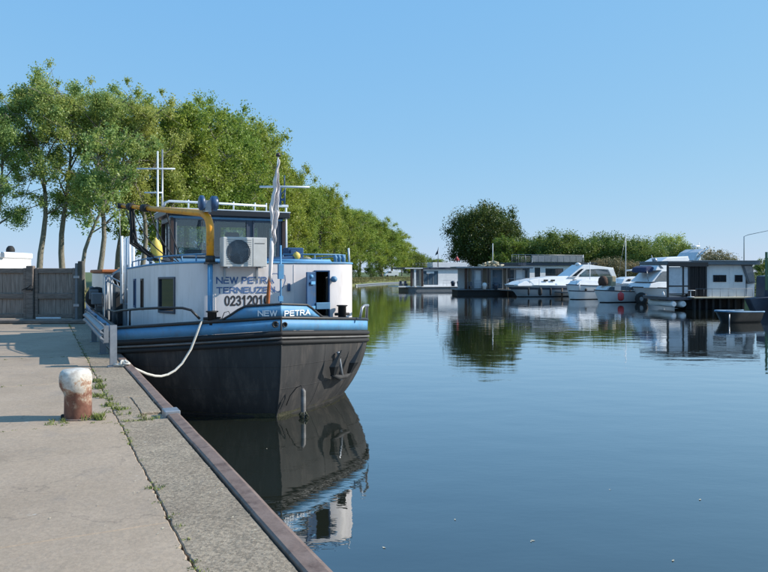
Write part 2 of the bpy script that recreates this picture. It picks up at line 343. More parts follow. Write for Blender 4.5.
GLYPH = {'N': (.78, [[(0, 0), (0, 1)], [(0, 1), (1, 0)], [(1, 0), (1, 1)]]), 'E': (.66, [[(0, 0), (0, 1)], [(0, 1), (1, 1)], [(0, .53), (.92, .53)], [(0, 0), (1, 0)]]),
    'W': (1.06, [[(0, 1), (.25, 0)], [(.25, 0), (.5, 1)], [(.5, 1), (.75, 0)], [(.75, 0), (1, 1)]]), 'P': (.70, [[(0, 0), (0, 1)], [(0, 1), (.6, 1)]+arc(.6, .74, .4, .26, 90, -90)[1:]+[(0, .48)]]),
    'T': (.72, [[(0, 1), (1, 1)], [(.5, 1), (.5, 0)]]), 'R': (.76, [[(0, 0), (0, 1)], [(0, 1), (.6, 1)]+arc(.6, .75, .36, .25, 90, -90)[1:]+[(0, .5)], [(.55, .5), (1, 0)]]),
    'A': (.84, [[(0, 0), (.5, 1)], [(.5, 1), (1, 0)], [(.19, .34), (.81, .34)]]), 'U': (.76, [[(0, 1), (0, .35)]+arc(.5, .35, .5, .35, 180, 360)[1:]+[(1, 1)]]),
    'Z': (.70, [[(0, 1), (1, 1)], [(1, 1), (0, 0)], [(0, 0), (1, 0)]]), '0': (.56, [arc(.5, .5, .5, .5, 0, 360, 20)]), '1': (.56, [[(.12, .74), (.58, 1)], [(.58, 1), (.58, 0)]]),
    '2': (.56, [arc(.5, .7, .46, .3, 170, -35, 9)+[(0, 0)], [(0, 0), (1, 0)]]), '3': (.56, [arc(.48, .74, .42, .26, 160, -90, 9), arc(.48, .26, .5, .26, 90, -160, 9)])}
def text_mb(body, w_, h_, cell=False, bold=.16):
    """upright sans lettering built from strokes; every stroke lies a hair in front of the last"""
    gap = .26; xs = 0.; pl = []
    for ch in body:
        if ch == ' ': xs += .42; continue
        wd, st = GLYPH[ch]
        pl += [[(xs+x*wd, y) for x, y in q] for q in st]; xs += wd+gap
    W_ = xs-gap; mb = MB(); t_ = bold*h_/2; kx = (w_-2*t_)/W_; ky = h_-2*t_
    for k, q in enumerate(pl):
        P_ = [Vector((t_+x*kx, t_+y*ky)) for x, y in q]; vs = []; n_ = len(P_); loop = (P_[0]-P_[-1]).length < 1e-5
        for i_, p_ in enumerate(P_):
            a_ = P_[i_-1] if i_ else (P_[-2] if loop else P_[0]); b_ = P_[i_+1] if i_ < n_-1 else (P_[1] if loop else P_[-1]); d_ = (b_-a_).normalized(); nn = Vector((-d_.y, d_.x))
            e_ = d_*t_*.9*((-1 if i_ == 0 else 0)+(1 if i_ == n_-1 else 0))*(0 if loop else 1); vs += [(*(p_+nn*t_+e_), k*.00035), (*(p_-nn*t_+e_), k*.00035)]
        mb.add(vs, [(2*i_, 2*i_+1, 2*i_+3, 2*i_+2) for i_ in range(n_-1)])
    return mb
def PX(px, d): return (px-384)/F*d
def PZ(py, d): return CAMZ-(py-HZ)/F*d
YAW = math.atan(342/700); ca, sa = math.cos(YAW), math.sin(YAW)

# ------------------------------------------------------------------ quay frame: local X across (negative inland), local Y along
E0 = (-.27, 3.73)
def Q(u, v): return (E0[0]+ca*u-sa*v, E0[1]+sa*u+ca*v)
canal = [Q(-.25, -200), Q(-.25, 44), (-18.4, 55), (-15.3, 80), (-11.6, 115), (-7.2, 152), (-3, 172), (2, 184), (7, 194), (12, 196), (15, 185), (16, 150), (18.5, 118), (23, 96), (27.5, 76), (31, 60), (38, 46), (52, 25), (80, -20), (200, -176)]
mb = MB(); outer = [(4000, -176), (4000, 4000), (-4000, 4000), (-4000, -4000), (Q(0, -200)[0], -4000)]
mb.add([(x, y, 1.08) for x, y in canal+outer], [tuple(range(len(canal)+len(outer)))])
struct('ground', mb, 'grass_ground')
mb = MB(); mb.add([(-4500, -4500, 0), (4500, -4500, 0), (4500, 4500, 0), (-4500, 4500, 0)], [(0, 1, 2, 3)]); struct('water', mb, 'water')
mb = MB(); mb.add([(-4500, -4500, -2), (4500, -4500, -2), (4500, 4500, -2), (-4500, 4500, -2)], [(0, 1, 2, 3)]); struct('canal_bed', mb, 'soil')
# sloping banks: subdivided, uneven
def bank(pts, name):
    rnd = random.Random(5); P = Path(pts); n_ = int(P.s[-1]/1.2); vs = []; fs = []
    prof = [(0, 1.10, 0), (.5, .98, .3), (1.3, .62, .4), (2.0, .25, .35), (2.4, -.05, .2), (3.0, -.6, 0)]
    for i in range(n_+1):
        s_ = P.s[-1]*i/n_; a, _ = P.at(s_); nn = -P.nrm(s_)
        for (o, z, j) in prof:
            o2 = o-.4+rnd.uniform(-j, j)+.5*math.sin(s_*.21)*(o/3); vs.append((a.x+nn.x*o2, a.y+nn.y*o2, z+rnd.uniform(-j, j)*.25))
    k = len(prof)
    for i in range(n_):
        for j in range(k-1): fs.append((i*k+j, i*k+j+1, (i+1)*k+j+1, (i+1)*k+j))
    mb = MB(); mb.add(vs, fs, True); return struct(name, mb, 'bank_grass')
bank(canal[1:], 'bank')
# grassy blades on bank
def blades(name, spots, h, hw, mt, label, cat='grass', nper=14, spread=.12, seed=1, lean=.5):
    rnd = np.random.RandomState(seed); N = len(spots)*nper
    sp = np.repeat(np.array(spots, float), nper, 0); base = sp[:, :3].copy()
    base[:, :2] += rnd.normal(0, spread, (N, 2)); hh = h*rnd.uniform(.4, 1.1, N)*sp[:, 3]
    an = rnd.uniform(0, 6.283, N); dx = np.stack([np.cos(an), np.sin(an), np.zeros(N)], 1)*hw
    an2 = rnd.uniform(0, 6.283, N); ln = np.stack([np.cos(an2), np.sin(an2), np.zeros(N)], 1)*(hh*rnd.uniform(.1, lean, N))[:, None]
    up = np.array([0, 0, 1.])
    v = np.concatenate([base-dx, base+dx, base+dx*.7+ln*.4+up*hh[:, None]*.6, base+ln+up*hh[:, None]*.95, base-dx*.7+ln*.4+up*hh[:, None]*.6], 1).reshape(-1, 3)
    me = np_mesh(name, v, 5); me.materials.append(M[mt]); o = link(name, me); return tag(o, label, cat, None, 'stuff')
def np_mesh(name, v, k):
    n_ = len(v)//k; me = D.meshes.new(name); me.vertices.add(len(v)); me.vertices.foreach_set('co', np.ascontiguousarray(v, dtype=np.float32).ravel())
    me.loops.add(len(v)); me.loops.foreach_set('vertex_index', np.arange(len(v), dtype=np.int32)); me.polygons.add(n_)
    me.polygons.foreach_set('loop_start', np.arange(0, len(v), k, dtype=np.int32)); me.polygons.foreach_set('loop_total', np.full(n_, k, dtype=np.int32))
    me.update(calc_edges=True); return me
rnd = random.Random(8); P = Path(canal[1:16]); sp = []
for i in range(3600):
    s_ = rnd.uniform(0, P.s[-1]); a, _ = P.at(s_); nn = -P.nrm(s_); o = rnd.uniform(-3, 1.7); sp.append((a.x+nn.x*o, a.y+nn.y*o, 1.05 if o < .1 else 1.05-.45*(o-.1), rnd.uniform(.5, 1.5)))
blades('bank_grass', sp, .5, .022, 'dry_grass', 'tall dry grass growing along the canal bank under the trees', nper=12, spread=.35, seed=3)

# quay: base with slabs
mb = MB(); q0 = -60; q1 = 46
mb.box(-14, -.14, q0, q1, -1.5, 1.06)
quay = struct('quay', mb, 'quay_wall'); quay.location = (*E0, 0); quay.rotation_euler = (0, 0, YAW)
mb = MB()          # rusty steel edge: rounded rail with its flange
prof = [(-.145, 1.06), (-.145, 1.158), (-.13, 1.168), (-.035, 1.172), (-.008, 1.160), (.008, 1.13), (.008, .70), (-.03, .70)]
ys = [q0+(q1-q0)*i/212 for i in range(213)]; rnd = random.Random(2); n_ = len(prof); vs = []
for y in ys:
    j = rnd.uniform(-.004, .004); vs += [(x+j, y, z+rnd.uniform(-.002, .002)) for x, z in prof]
mb.add(vs, [(i*n_+k, i*n_+(k+1) % n_, (i+1)*n_+(k+1) % n_, (i+1)*n_+k) for i in range(len(ys)-1) for k in range(n_)], False)
mb.build('edge_rail', 'rust_edge', quay)
sv_ = [-30, -26.4, -22.8, -19.3, -15.8, -12.4, -9, -5.5, -2.2, 1.15, 4.5, 7.6, 11.0, 14.3, 17.6, 20.9, 24.2, 27.5, 31, 35, 39, 43]
rnd = random.Random(4)
def wob(x, y): return .005*math.sin(y*3.1+x*7)+.003*math.sin(y*11.3+x*3)+.002*math.sin(y*29+x)+.0015*math.sin(y*61.7+2*x)
def slab(x0, x1, y0, y1, zt, mt):
    g_ = .0045; n_ = max(6, int((y1-y0)/.045)); A_ = []; B_ = []; nx = max(4, int((x1-x0)/.09)); r2_ = random.Random(int(x0*31+y0*17))
    for k in range(n_+1):
        y = y0+g_+(y1-y0-2*g_)*k/n_; ch = .022*max(0, r2_.random()-.86)/.14
        A_.append((x0+g_+wob(x0, y)+ch, y+(wob(y0, x0) if k == 0 else 0))); B_.append((x1-g_+wob(x1, y)-.02*max(0, r2_.random()-.86)/.14 if abs(x1+.15) > .01 else x1-.004-.006*r2_.random(), y))
    bot = [(x0+g_+(x1-x0-2*g_)*k/nx, y0+g_+wob(y0, x0+(x1-x0)*k/nx)*.8) for k in range(1, nx)]; top = [(x1-g_-(x1-x0-2*g_)*k/nx, y1-g_+wob(y1, x1-(x1-x0)*k/nx)*.8) for k in range(1, nx)]
    poly = A_[::-1]+bot+B_+top; mb = MB(); mb.plan(poly, 1.0, zt-.008)
    cx = sum(q[0] for q in poly)/len(poly); cy = sum(q[1] for q in poly)/len(poly); n2 = len(poly); ins = []
    for (x, y) in poly: ins.append((x+(.008 if x < cx else -.008)*(abs(x-cx) > (x1-x0)*.45), y+(.008 if y < cy else -.008)*(abs(y-cy) > (y1-y0)*.47)))
    mb = MB(); vs = [(x, y, 1.0) for x, y in poly]+[(x, y, zt-.007) for x, y in poly]+[(x, y, zt) for x, y in ins]
    fs = [(i_, (i_+1) % n2, n2+(i_+1) % n2, n2+i_) for i_ in range(n2)]+[(n2+i_, n2+(i_+1) % n2, 2*n2+(i_+1) % n2, 2*n2+i_) for i_ in range(n2)]+[tuple(range(2*n2, 3*n2))]
    mb.add(vs, fs); return mb.build('concrete_slab', mt, quay)
us = [(-4.15, -.655), (-7.6, -4.15), (-11.0, -7.6)]
for a, b in zip(sv_, sv_[1:]):
    for k, (x0, x1) in enumerate(us): slab(x0, x1, a, b, 1.15+rnd.uniform(-.004, .004), 'slab_concrete')
cv = [-20, -17.9, -15.8, -13.6, -11.4, -9.2, -7, -4.9, -2.75, -.6, 4.47, 6.05, 7.9, 9.9, 12, 14.1, 16.2, 18.3, 20.4, 22.5, 24.6, 26.7, 28.8, 30.9, 33]
for a, b in zip(cv, cv[1:]):
    if abs(a-4.47) < .01:
        slab(-.655, -.38, a, b, 1.146, 'coping_concrete'); slab(-.38, -.15, a+.42, b, 1.146, 'coping_concrete'); slab(-.38, -.15, a+.0, a+.42, 1.118, 'slab_concrete')
    else: slab(-.655, -.15, a, b, 1.148+rnd.uniform(-.003, .003), 'coping_concrete')
mb = MB(); mb.box(-.17, .0, 4.58, 4.80, 1.10, 1.20); o = mb.build('steel_bracket', 'galv', quay, bevel=.008)
# weeds in joints
sp = []
def joint(u0, v0, u1, v1, n_, big=.5, jit=.02):
    for i in range(n_):
        k = rnd.random(); u = u0+(u1-u0)*k+rnd.gauss(0, jit); v = v0+(v1-v0)*k+rnd.gauss(0, jit); x, y = Q(u, v); sp.append((x, y, 1.147, big*rnd.uniform(.3, 1.)))
joint(-.655, .2, -.655, 4.4, 34, .18); joint(-.655, 4.6, -.70, 9.0, 40, .45, .05); joint(-.66, 9, -.66, 20, 60, .3)
joint(-4, 4.5, -.6, 4.5, 20, .22); joint(-3.5, 7.6, -.6, 7.6, 12, .2); joint(-.6, 4.47, -.2, 4.47, 8, .4); joint(-4.1, 11, -.3, 11, 20, .3)
for (u, v, n_, b) in ((-.90, 4.76, 16, 1.0), (-1.25, 4.66, 8, .5), (-.68, 6.9, 12, .8), (-.72, 6.2, 10, .8), (-.66, 5.5, 9, .7), (-.6, 5.2, 8, .5), (-.42, 4.56, 5, .6), (-.66, 1.9, 4, .35), (-.66, 7.5, 8, .8)):
    for i in range(n_): x, y = Q(u+rnd.gauss(0, .06), v+rnd.gauss(0, .06)); sp.append((x, y, 1.147, b*rnd.uniform(.5, 1)))
blades('weeds', sp, .11, .004, 'weed_leaf', 'small green weeds sprouting from the quay joints and round the bollard', 'weeds', nper=12, spread=.018, seed=6, lean=1.0)
# dirt line in the long joint
# ------------------------------------------------------------------ quay furniture
bx, by = Q(-1.04, 4.89)
t = thing('mooring_bollard', 'rusty white mooring bollard with a bulging cap on the quay', 'bollard', (bx, by, 1.15), YAW)
prof = [(.0, .0), (.142, 0), (.142, .02), (.140, .26), (.143, .29), (.152, .32), (.161, .36), (.165, .41), (.164, .46), (.154, .505), (.13, .532), (.06, .545), (0, .546)]
mb = MB(); mb.lathe(prof, n=32)
def bulge(x, y, z):
    if z > .27: return (x*1.02-.024*min(1, (z-.27)/.08), y*1.06, z)
    return (x, y, z)
mb.map(bulge); mb.build('post', 'bollard_paint', t)
mb = MB(); mb.lathe([(0, 0), (.17, 0), (.17, .012), (.12, .018)], n=24); mb.build('base_plate', 'rust_edge', t)
bx2, by2 = PX(63.5, 7.62), 7.62
o = MB().box(-.022, .022, -.022, .022, 0, .05).build('steel_lug', 'rubber', None, bevel=.005); o.location = (bx2, by2, 1.15); tag(o, 'small dark steel lug on the paving beside the white bollard', 'lug')

# galvanised guard rail and its nearest post
gx, gy = PX(107, 12.15), 12.15
t = thing('guard_rail', 'galvanised corrugated guard rail along the quay edge with a square end post', 'guard rail', (gx, gy, 1.15), YAW)
wp = [(0, .68), (.03, .665), (.03, .63), (-.045, .59), (-.045, .555), (.025, .52), (-.045, .485), (-.045, .45), (.03, .41), (.03, .375), (0, .36)]
wp = [(a, b) for a, b in wp]; L_ = 5; vs = []; ys = [0, .03]+[.3*i for i in range(1, 18)]
for i, y in enumerate(ys):
    fl = .22*max(0, 1-y/.5)**2*0 + .0
    curve = .10*max(0., (y-4.6))**2
    for (x, z) in wp: vs.append((x-curve-.06, y, z-.0*y))
mb = MB(); k = len(wp)
mb.add(vs, [(i*k+j, i*k+j+1, (i+1)*k+j+1, (i+1)*k+j) for i in range(len(ys)-1) for j in range(k-1)], False)
o = mb.build('beam', 'galv', t); md = o.modifiers.new('thick', 'SOLIDIFY'); md.thickness = .006
px_, py_ = PX(113.3, 11.85), 11.85
lx = (px_-gx)*ca+(py_-gy)*sa; ly = -(px_-gx)*sa+(py_-gy)*ca
def ibeam(x, y, z1):
    mb = MB(); mb.box(x-.055, x+.055, y-.05, y-.042, 0, z1); mb.box(x-.055, x+.055, y+.042, y+.05, 0, z1); mb.box(x-.004, x+.004, y-.042, y+.042, 0, z1); mb.box(x-.09, x+.09, y-.09, y+.09, 0, .012)
    return mb
ibeam(lx, ly, .70).build('post', 'galv', t)
for yy in (1.7, 4.3): ibeam(.06, yy, .60).build('post', 'mid_grey', t)
mb = MB(); mb.box(lx-.045, lx+.05, ly+.03, ly+.16, .40, .62); mb.box(-.05, .03, .0, .012, .37, .67); mb.build('bracket', 'galv', t)

# gate
GY = 22.4; gz = 1.15
def gate_leaf(x0, x1, label):
    t = thing('wooden_gate', label, 'gate', (x0, GY, gz), 0, 'leaves of the wooden quay gate'); W_ = x1-x0; H = 1.72
    for za, zb in ((H-.16, H), (H-.98, H-.80), (.12, .26)): MB().box(.1, W_-.1, -.05, .045, za, zb).build('rail', 'old_beam', t, bevel=.012)
    MB().box(0, .10, -.055, .055, .05, H+.01).build('stile', 'old_beam', t, bevel=.012); MB().box(W_-.10, W_, -.055, .055, .05, H+.01).build('stile', 'old_beam', t, bevel=.012)
    n_ = int(W_/.15); me = [MB().box(-.07, .07, -.012, .012, 0, H-.25).mesh('board', 'old_board', .006) for _ in range(1)][0]; r_ = random.Random(int(x0*10))
    for i in range(n_):
        o = link('board', me, t); o.location = (.1+(W_-.2)*(i+.5)/n_, .02+r_.uniform(-.006, .006), .15); o.scale = ((W_-.2)/n_/.14*.985, 1, 1); o.rotation_euler = (0, R(r_.uniform(-.3, .3)), 0)
    return t
gate_leaf(PX(-58, GY), PX(27, GY), 'left wooden gate leaf below the white container')
g2 = gate_leaf(PX(35.5, GY), PX(76, GY), 'right wooden gate leaf beside the guard rail')
MB().box(.05, .85, -.09, -.055, .10, .16).build('drop_bar', 'steel_white', g2, bevel=.01)
for (px, w2, h2, mt, lb) in ((31, .115, 1.80, 'old_beam', 'broad weathered wooden gate post between the two leaves, with an iron latch'), (81.5, .08, 1.95, 'quay_wall', 'grey concrete post at the right end of the gate')):
    t = thing('gate_post', lb, 'post', (PX(px, GY), GY-.02, gz)); MB().box(-w2, w2, -.09, .09, 0, h2).build('shaft', mt, t, bevel=.03, seg=2)
    if w2 > .1:
        m2 = MB(); m2.tube([(-.22, -.12, 1.02), (.0, -.14, 1.12), (.08, -.14, 1.2), (.15, -.14, 1.12), (.1, -.13, 1.0)], .014); m2.box(-.1, .12, -.12, -.09, 1.02, 1.07); m2.build('latch', 'rubber', t)
t = thing('gate_post', 'blue-grey galvanised hinge post at the right gate leaf', 'post', (PX(77.6, GY), GY-.05, gz)); MB().box(-.045, .045, -.05, .05, 0, 1.88).build('shaft', 'mid_grey', t, bevel=.01)
for z in (.5, 1.4): MB().box(-.08, .1, -.08, -.05, z, z+.08).build('hinge', 'galv', t)
# kerb beam in front of gate
o = MB().box(-8, 4.2, -.2, .2, 0, .13).build('timber_sill', 'old_beam', None, bevel=.03); o.location = (-12.2, 21.7, 1.15); tag(o, 'dark timber beam lying across the quay before the gate', 'beam')
# white container behind the gate
d = 29.; t = thing('white_container', 'white cabin roof and wall rising behind the wooden gate', 'container', (PX(-80, d), d, 1.08))
wd = PX(31, d)-PX(-80, d)-1.5; H = PZ(251.5, d)-1.08
mb = MB(); mb.box(0, wd, 0, 3, 0, H-.25); mb.build('body', 'container_white', t, bevel=.02)
mb = MB(); mb.box(-.05, wd+.05, -.05, 3.05, H-.25, H); mb.build('roof', 'plain_white', t, bevel=.03)
mb = MB(); n_ = 24
for i in range(n_): mb.box(.1+(wd-.2)*i/n_, .1+(wd-.2)*(i+.5)/n_, -.03, 0, .1, H-.28)
mb.build('corrugation', 'container_white', t)
mb = MB(); mb.lathe([(.0, .26), (.08, .25), (.14, .18), (.17, .1), (.17, 0)], (PX(4, d)-PX(-80, d), .5, H), 16); mb.build('vent_dome', 'rubber', t)
# ------------------------------------------------------------------ the ship. Local X starboard, local Y aft from the stem
SX, SY = -1.91, 13.0
ship = thing('barge', 'black hulled inland barge with blue bulwark and white deckhouse moored at the quay', 'barge', (SX, SY, 0), YAW)
def f_of(z): return math.sin(math.pi/2*min(max(z/1.4, 0), 1))**.8 if z > 0 else z*.35
def bow_pt(s, z):                                   # half breadth and station at arc parameter s and height z
    wt = (2.68-.16*min(1, max(0, (s-2.2)/3)))*(1-(1-min(s/2.2, 1))**2); wb = 2.3*(1-(1-min(s/2.4, 1))**1.5)**.9; f = f_of(z)
    wv = wb*(1-f)+wt*f; t0 = .31*(1-f)*max(0, 1-s/6)
    end = 19.0
    if s > end-3.5: wv *= max(0., 1-((s-end+3.5)/3.5)**2.6)**.5
    return wv, s+t0
def ztop(t): t2 = min(t, 4.8); return 1.9-.15*t2+.0155*t2*t2 + (.02*max(0, t-12))
SS = [2.6*(k/30)**1.9 for k in range(31)]+[2.6+.5*k for k in range(1, 26)]+[15.5+3.5*math.sin(math.pi/2*k/14) for k in range(1, 15)]
SS = sorted(set(SS))
def skin(zf, side_off=0.):                           # rows of heights as functions of station; returns grid for both sides
    vs = []; nr = len(zf); n_ = len(SS)
    for sg in (-1, 1):
        for s in SS:
            for z in zf:
                zz = z(s); wv, t = bow_pt(s, zz); wv = min(wv, 2.575) if sg < 0 and zz < 1.3 else wv; vs.append((sg*(wv+side_off if s > 0 else wv), t-(side_off if s < .4 else 0)*(1-s/.4), zz))
    fs = []
    for g_ in (0, 1):
        for i in range(n_-1):
            for j in range(nr-1): o = g_*n_*nr; fs.append((o+i*nr+j, o+(i+1)*nr+j, o+(i+1)*nr+j+1, o+i*nr+j+1))
    for j in range(nr-1): fs.append(((n_-1)*nr+j, (2*n_-1)*nr+j, (2*n_-1)*nr+j+1, (n_-1)*nr+j+1))
    return vs, fs
def weld(mb, name, mt, parent, solid=0, smooth=True):
    me = mb.mesh(name, mt); bm = bmesh.new(); bm.from_mesh(me); bmesh.ops.remove_doubles(bm, verts=bm.verts, dist=.0015); bmesh.ops.recalc_face_normals(bm, faces=bm.faces)
    for e in bm.edges:
        if len(e.link_faces) == 2 and e.calc_face_angle(0) > .55: e.smooth = False
    for q in bm.faces: q.smooth = smooth
    bm.to_mesh(me); bm.free(); o = link(name, me, parent)
    if solid: md = o.modifiers.new('thick', 'SOLIDIFY'); md.thickness = solid; md.offset = -1
    return o
lv = [-.7, -.3, -.05, .06, .2, .35, .5, .65, .8, .95, 1.1, 1.25]
mb = MB(); mb.add(*skin([(lambda s, z=z: z) for z in lv]+[lambda s: max(ztop(s)-.24, 1.26)]), True); hull = weld(mb, 'hull', 'hull_black', ship)
mb = MB(); mb.add(*skin([lambda s: ztop(s)-.235, lambda s: ztop(s)-.02], .006), True); bul = weld(mb, 'bulwark', 'blue_paint', ship, .03)
mb = MB(); mb.add(*skin([lambda s: -.03, lambda s: .03, lambda s: .065+.012*math.sin(s*7)+.01*math.sin(s*23)], .005), True); weld(mb, 'waterline_weed', 'hull_weed', hull)
def rail_pts(sg, zf, off=0., s0=0., s1=19.):
    out = []
    for s in SS:
        if s < s0-1e-6 or s > s1: continue
        z = zf(s); wv, t = bow_pt(s, z); out.append((sg*(wv+off if s > .02 else wv), t-off*max(0, 1-s/.4), z))
    return out
def both(zf, r, off=0., s1=19.):
    a = rail_pts(-1, zf, off, 0, s1)[::-1]+rail_pts(1, zf, off, .001, s1); mb = MB(); mb.tube(a, r, 8); return mb
both(lambda s: ztop(s), .032).build('cap_rail', 'black_paint', bul)
mb = both(lambda s: ztop(s)-.295, .045, .01); mb.build('rubbing_strake', 'rubber', hull)
mb = both(lambda s: ztop(s)-.375, .020, .035); mb.build('rubbing_strake', 'grey_steel', hull, label='thin pale grey rubbing strake')  # thin paler strake between the two black ones
mb = both(lambda s: ztop(s)-.455, .045, .01); mb.build('rubbing_strake', 'rubber', hull)
# weld seams of the plating
for zc in (.55, .98):
    mb = MB(); a = rail_pts(-1, lambda s: zc, .0, 0, 17)[::-1]+rail_pts(1, lambda s: zc, .0, .001, 17); mb.tube(a, .006, 5); mb.build('plate_seam', 'hull_black', hull)
for s in (.5, 1.15, 1.75, 3.2, 5.4, 7.6):
    for sg in (-1, 1):
        mb = MB(); pts = [(sg*bow_pt(s, z)[0], bow_pt(s, z)[1], z) for z in np.linspace(0, 1.3, 9)]; mb.tube(pts, .005, 5); mb.build('plate_seam', 'hull_black', hull)
# stem bar
mb = MB(); mb.tube([(0, bow_pt(0, z)[1]-.0, z) for z in (-.5, 0, .2, .4, .7, 1., 1.3, 1.66, 1.88)], .02, 8); mb.build('stem_bar', 'hull_black', hull)
# deck
a = [(x, y) for x, y, z in rail_pts(-1, lambda s: 1.3, -.03)][::-1]+[(x, y) for x, y, z in rail_pts(1, lambda s: 1.3, -.03, .001)]
mb = MB(); mb.plan(a, 1.22, 1.26); mb.build('deck', 'deck_grey', ship)
# raised name panel over the stem
def panel_h(x): return max(0., min(1, (.98-abs(x))/.34))*.235
def pan(sg):
    return [(s, sg) for s in SS if 0 <= s and bow_pt(s, 1.6)[0] < 1.17]
vs = []; row = [(s, -1) for s, _ in pan(-1)][::-1]+[(s, 1) for s, _ in pan(1)][1:]
for s, sg in row:
    wv, t = bow_pt(s, 1.6); z0 = ztop(s)+.02; vs += [(sg*wv, t, z0), (sg*wv, t, z0+max(.004, panel_h(wv)))]
mb = MB(); mb.add(vs, [(2*i, 2*i+2, 2*i+3, 2*i+1) for i in range(len(row)-1)], True); npan = mb.build('name_panel', 'blue_paint', bul); md = npan.modifiers.new('thick', 'SOLIDIFY'); md.thickness = .02
mb = MB(); mb.tube([(v[0], v[1], v[2]) for v in vs[1::2]], .022, 8); mb.build('panel_rim', 'black_paint', npan)
PT = Path([(sg*bow_pt(s, 1.6)[0], bow_pt(s, 1.6)[1]) for s, sg in row]); sm = PT.near(0, 0)
def on_panel(mb, s0, z0, off=-.014):
    out = []
    for x, y, z in mb.v:
        s_ = sm+s0+x; a, _ = PT.at(s_); nn = PT.nrm(s_); out.append((a.x+nn.x*(off-z), a.y+nn.y*(off-z), z0+y))
    mb.v = out; return mb
def lettering(words, x0, x1, z0, h_, mt, fn, parent, bold=.19):
    """one mesh per line of lettering"""
    mb = text_mb(words, x1-x0, h_, bold=bold); fn(mb, x0, z0); return mb.build('lettering', mt, parent)
lettering('NEW', -.43, -.07, 1.93, .11, 'letter_white', on_panel, npan)
lettering('PETRA', .07, .73, 1.92, .11, 'letter_white', on_panel, npan)
# hawse pipes
for (s, sg, r, dz) in ((.045, -1, .052, -.12), (.03, 1, .04, -.13)):
    wv, t = bow_pt(s, 1.75); mb = MB(); mb.tube([(sg*wv-sg*.0, t+.03, ztop(0)+dz), (sg*wv, t-.035, ztop(0)+dz)], r, 16, False); mb.v = [tuple(q) for q in mb.v]
    o = mb.build('fairlead', 'black_paint', bul); mb = MB(); mb.tube([(sg*wv, t+.01, ztop(0)+dz), (sg*wv, t-.022, ztop(0)+dz)], r*.95, 14); mb.build('opening', 'rubber', o)
    mb = MB(); p = [(sg*wv+r*math.cos(a_), t-.035, ztop(0)+dz+r*math.sin(a_)) for a_ in np.linspace(0, 6.283, 17)]; mb.tube(p, .012, 6); mb.build('lip', 'black_paint', o)

# anchor stowed on the starboard bow
def hullp(x, z, off=0.):                             # point on starboard bow skin
    lo, hi = 0, 3.
    for _ in range(40):
        m_ = (lo+hi)/2
        if bow_pt(m_, z)[0] < x: lo = m_
        else: hi = m_
    wv, t = bow_pt(lo, z); w2, t2 = bow_pt(lo+.02, z); d_ = Vector((w2-wv, t2-t)).normalized(); return Vector((wv+d_.y*off, t-d_.x*off, z))
def pix_hull(px, py, off=0.):                        # ray from the camera on to the skin
    best = None
    for x in np.linspace(.1, 2.49, 240):
        lo_z, hi_z = 0., 1.7
        p0 = hullp(x, .8)
        dd = SY+sa*p0.x+ca*p0.y; z = CAMZ-(py-HZ)/F*dd; q = hullp(x, z); X_ = SX+ca*q.x-sa*q.y; Y_ = SY+sa*q.x+ca*q.y
        e = abs(384+F*X_/Y_-px)
        if best is None or e < best[0]: best = (e, x, z)
    return hullp(best[1], best[2], off)
an = thing('anchor', 'dark stockless anchor stowed against the starboard bow of the barge', 'anchor', (SX, SY, 0), YAW)
A = lambda px, py, off=.06: pix_hull(px, py, off)
mb = MB(); mb.tube([A(327.5, 375, .10), A(333, 377.5, .13), A(340, 376.5, .13), A(345, 374, .10)], [.03, .055, .05, .03], 8); mb.build('crown', 'hull_black', an)
mb = MB(); mb.tube([A(337, 376, .12), A(336.5, 366, .1), A(335.5, 352, .07)], [.035, .03, .03], 8); mb.lathe([(.02, -.02), (.05, 0), (.02, .02)], tuple(A(335.5, 352, .07)), 10); mb.build('shank', 'galv', an)
for pts in (((328.5, 375), (327, 366), (332, 349)), ((344.5, 373), (346.5, 362), (353.5, 341))):
    b_ = [A(*q, .12+.06*i) for i, q in enumerate(pts)]; mb = MB()
    c0, c1, c2 = b_; n0 = (c1-c0).cross(c2-c0)
    sdv = Vector((ca*0+1, 0, 0)); wq = [.055, .105, .012]
    vs = []
    for c, ww in zip(b_, wq):
        for sx_, sy_ in ((-1, 0), (0, -1), (1, 0), (0, 1)): vs.append((c.x+sx_*ww, c.y+sy_*ww*.45, c.z))
    mb.add(vs, [(i*4+k, i*4+(k+1) % 4, i*4+4+(k+1) % 4, i*4+4+k) for i in range(2) for k in range(4)]+[(3, 2, 1, 0), (8, 9, 10, 11)]); mb.build('fluke', 'black_paint', an)
for pts in (((331, 376), (336, 380), (341, 375)), ):
    mb = MB(); mb.tube([A(q[0], q[1], .12) for q in pts], .022, 6); mb.build('shackle', 'galv', an)
# floating spar in front of the stem
bx3, by3 = .44, .02
t = thing('fender_spar', 'slim grey upright fender pipe standing in the water against the bow', 'fender', (SX+ca*bx3-sa*by3, SY+sa*bx3+ca*by3, 0), YAW)
mb = MB(); mb.tube([(0, 0, -.7), (0, 0, .5), (-.01, .02, .545)], [.048, .048, .03], 12); mb.build('pipe', 'grey_steel', t)
mb = MB(); mb.tube([(0, 0, .5), (-.02, .06, .6), (-.1, .1, .56), (-.2, .18, .40), (-.27, .2, .22)], .009, 6); mb.build('line', 'rubber', t)
r_ = random.Random(3)
mb = MB()
for i in range(26): a_ = r_.uniform(0, 6.28); mb.tube([(.05*math.cos(a_), .05*math.sin(a_), r_.uniform(0, .12)), (.12*math.cos(a_)*r_.uniform(.4, 1.1), .10*math.sin(a_), r_.uniform(-.02, .05))], .012, 5)
mb.build('weed_growth', 'hull_weed', t)

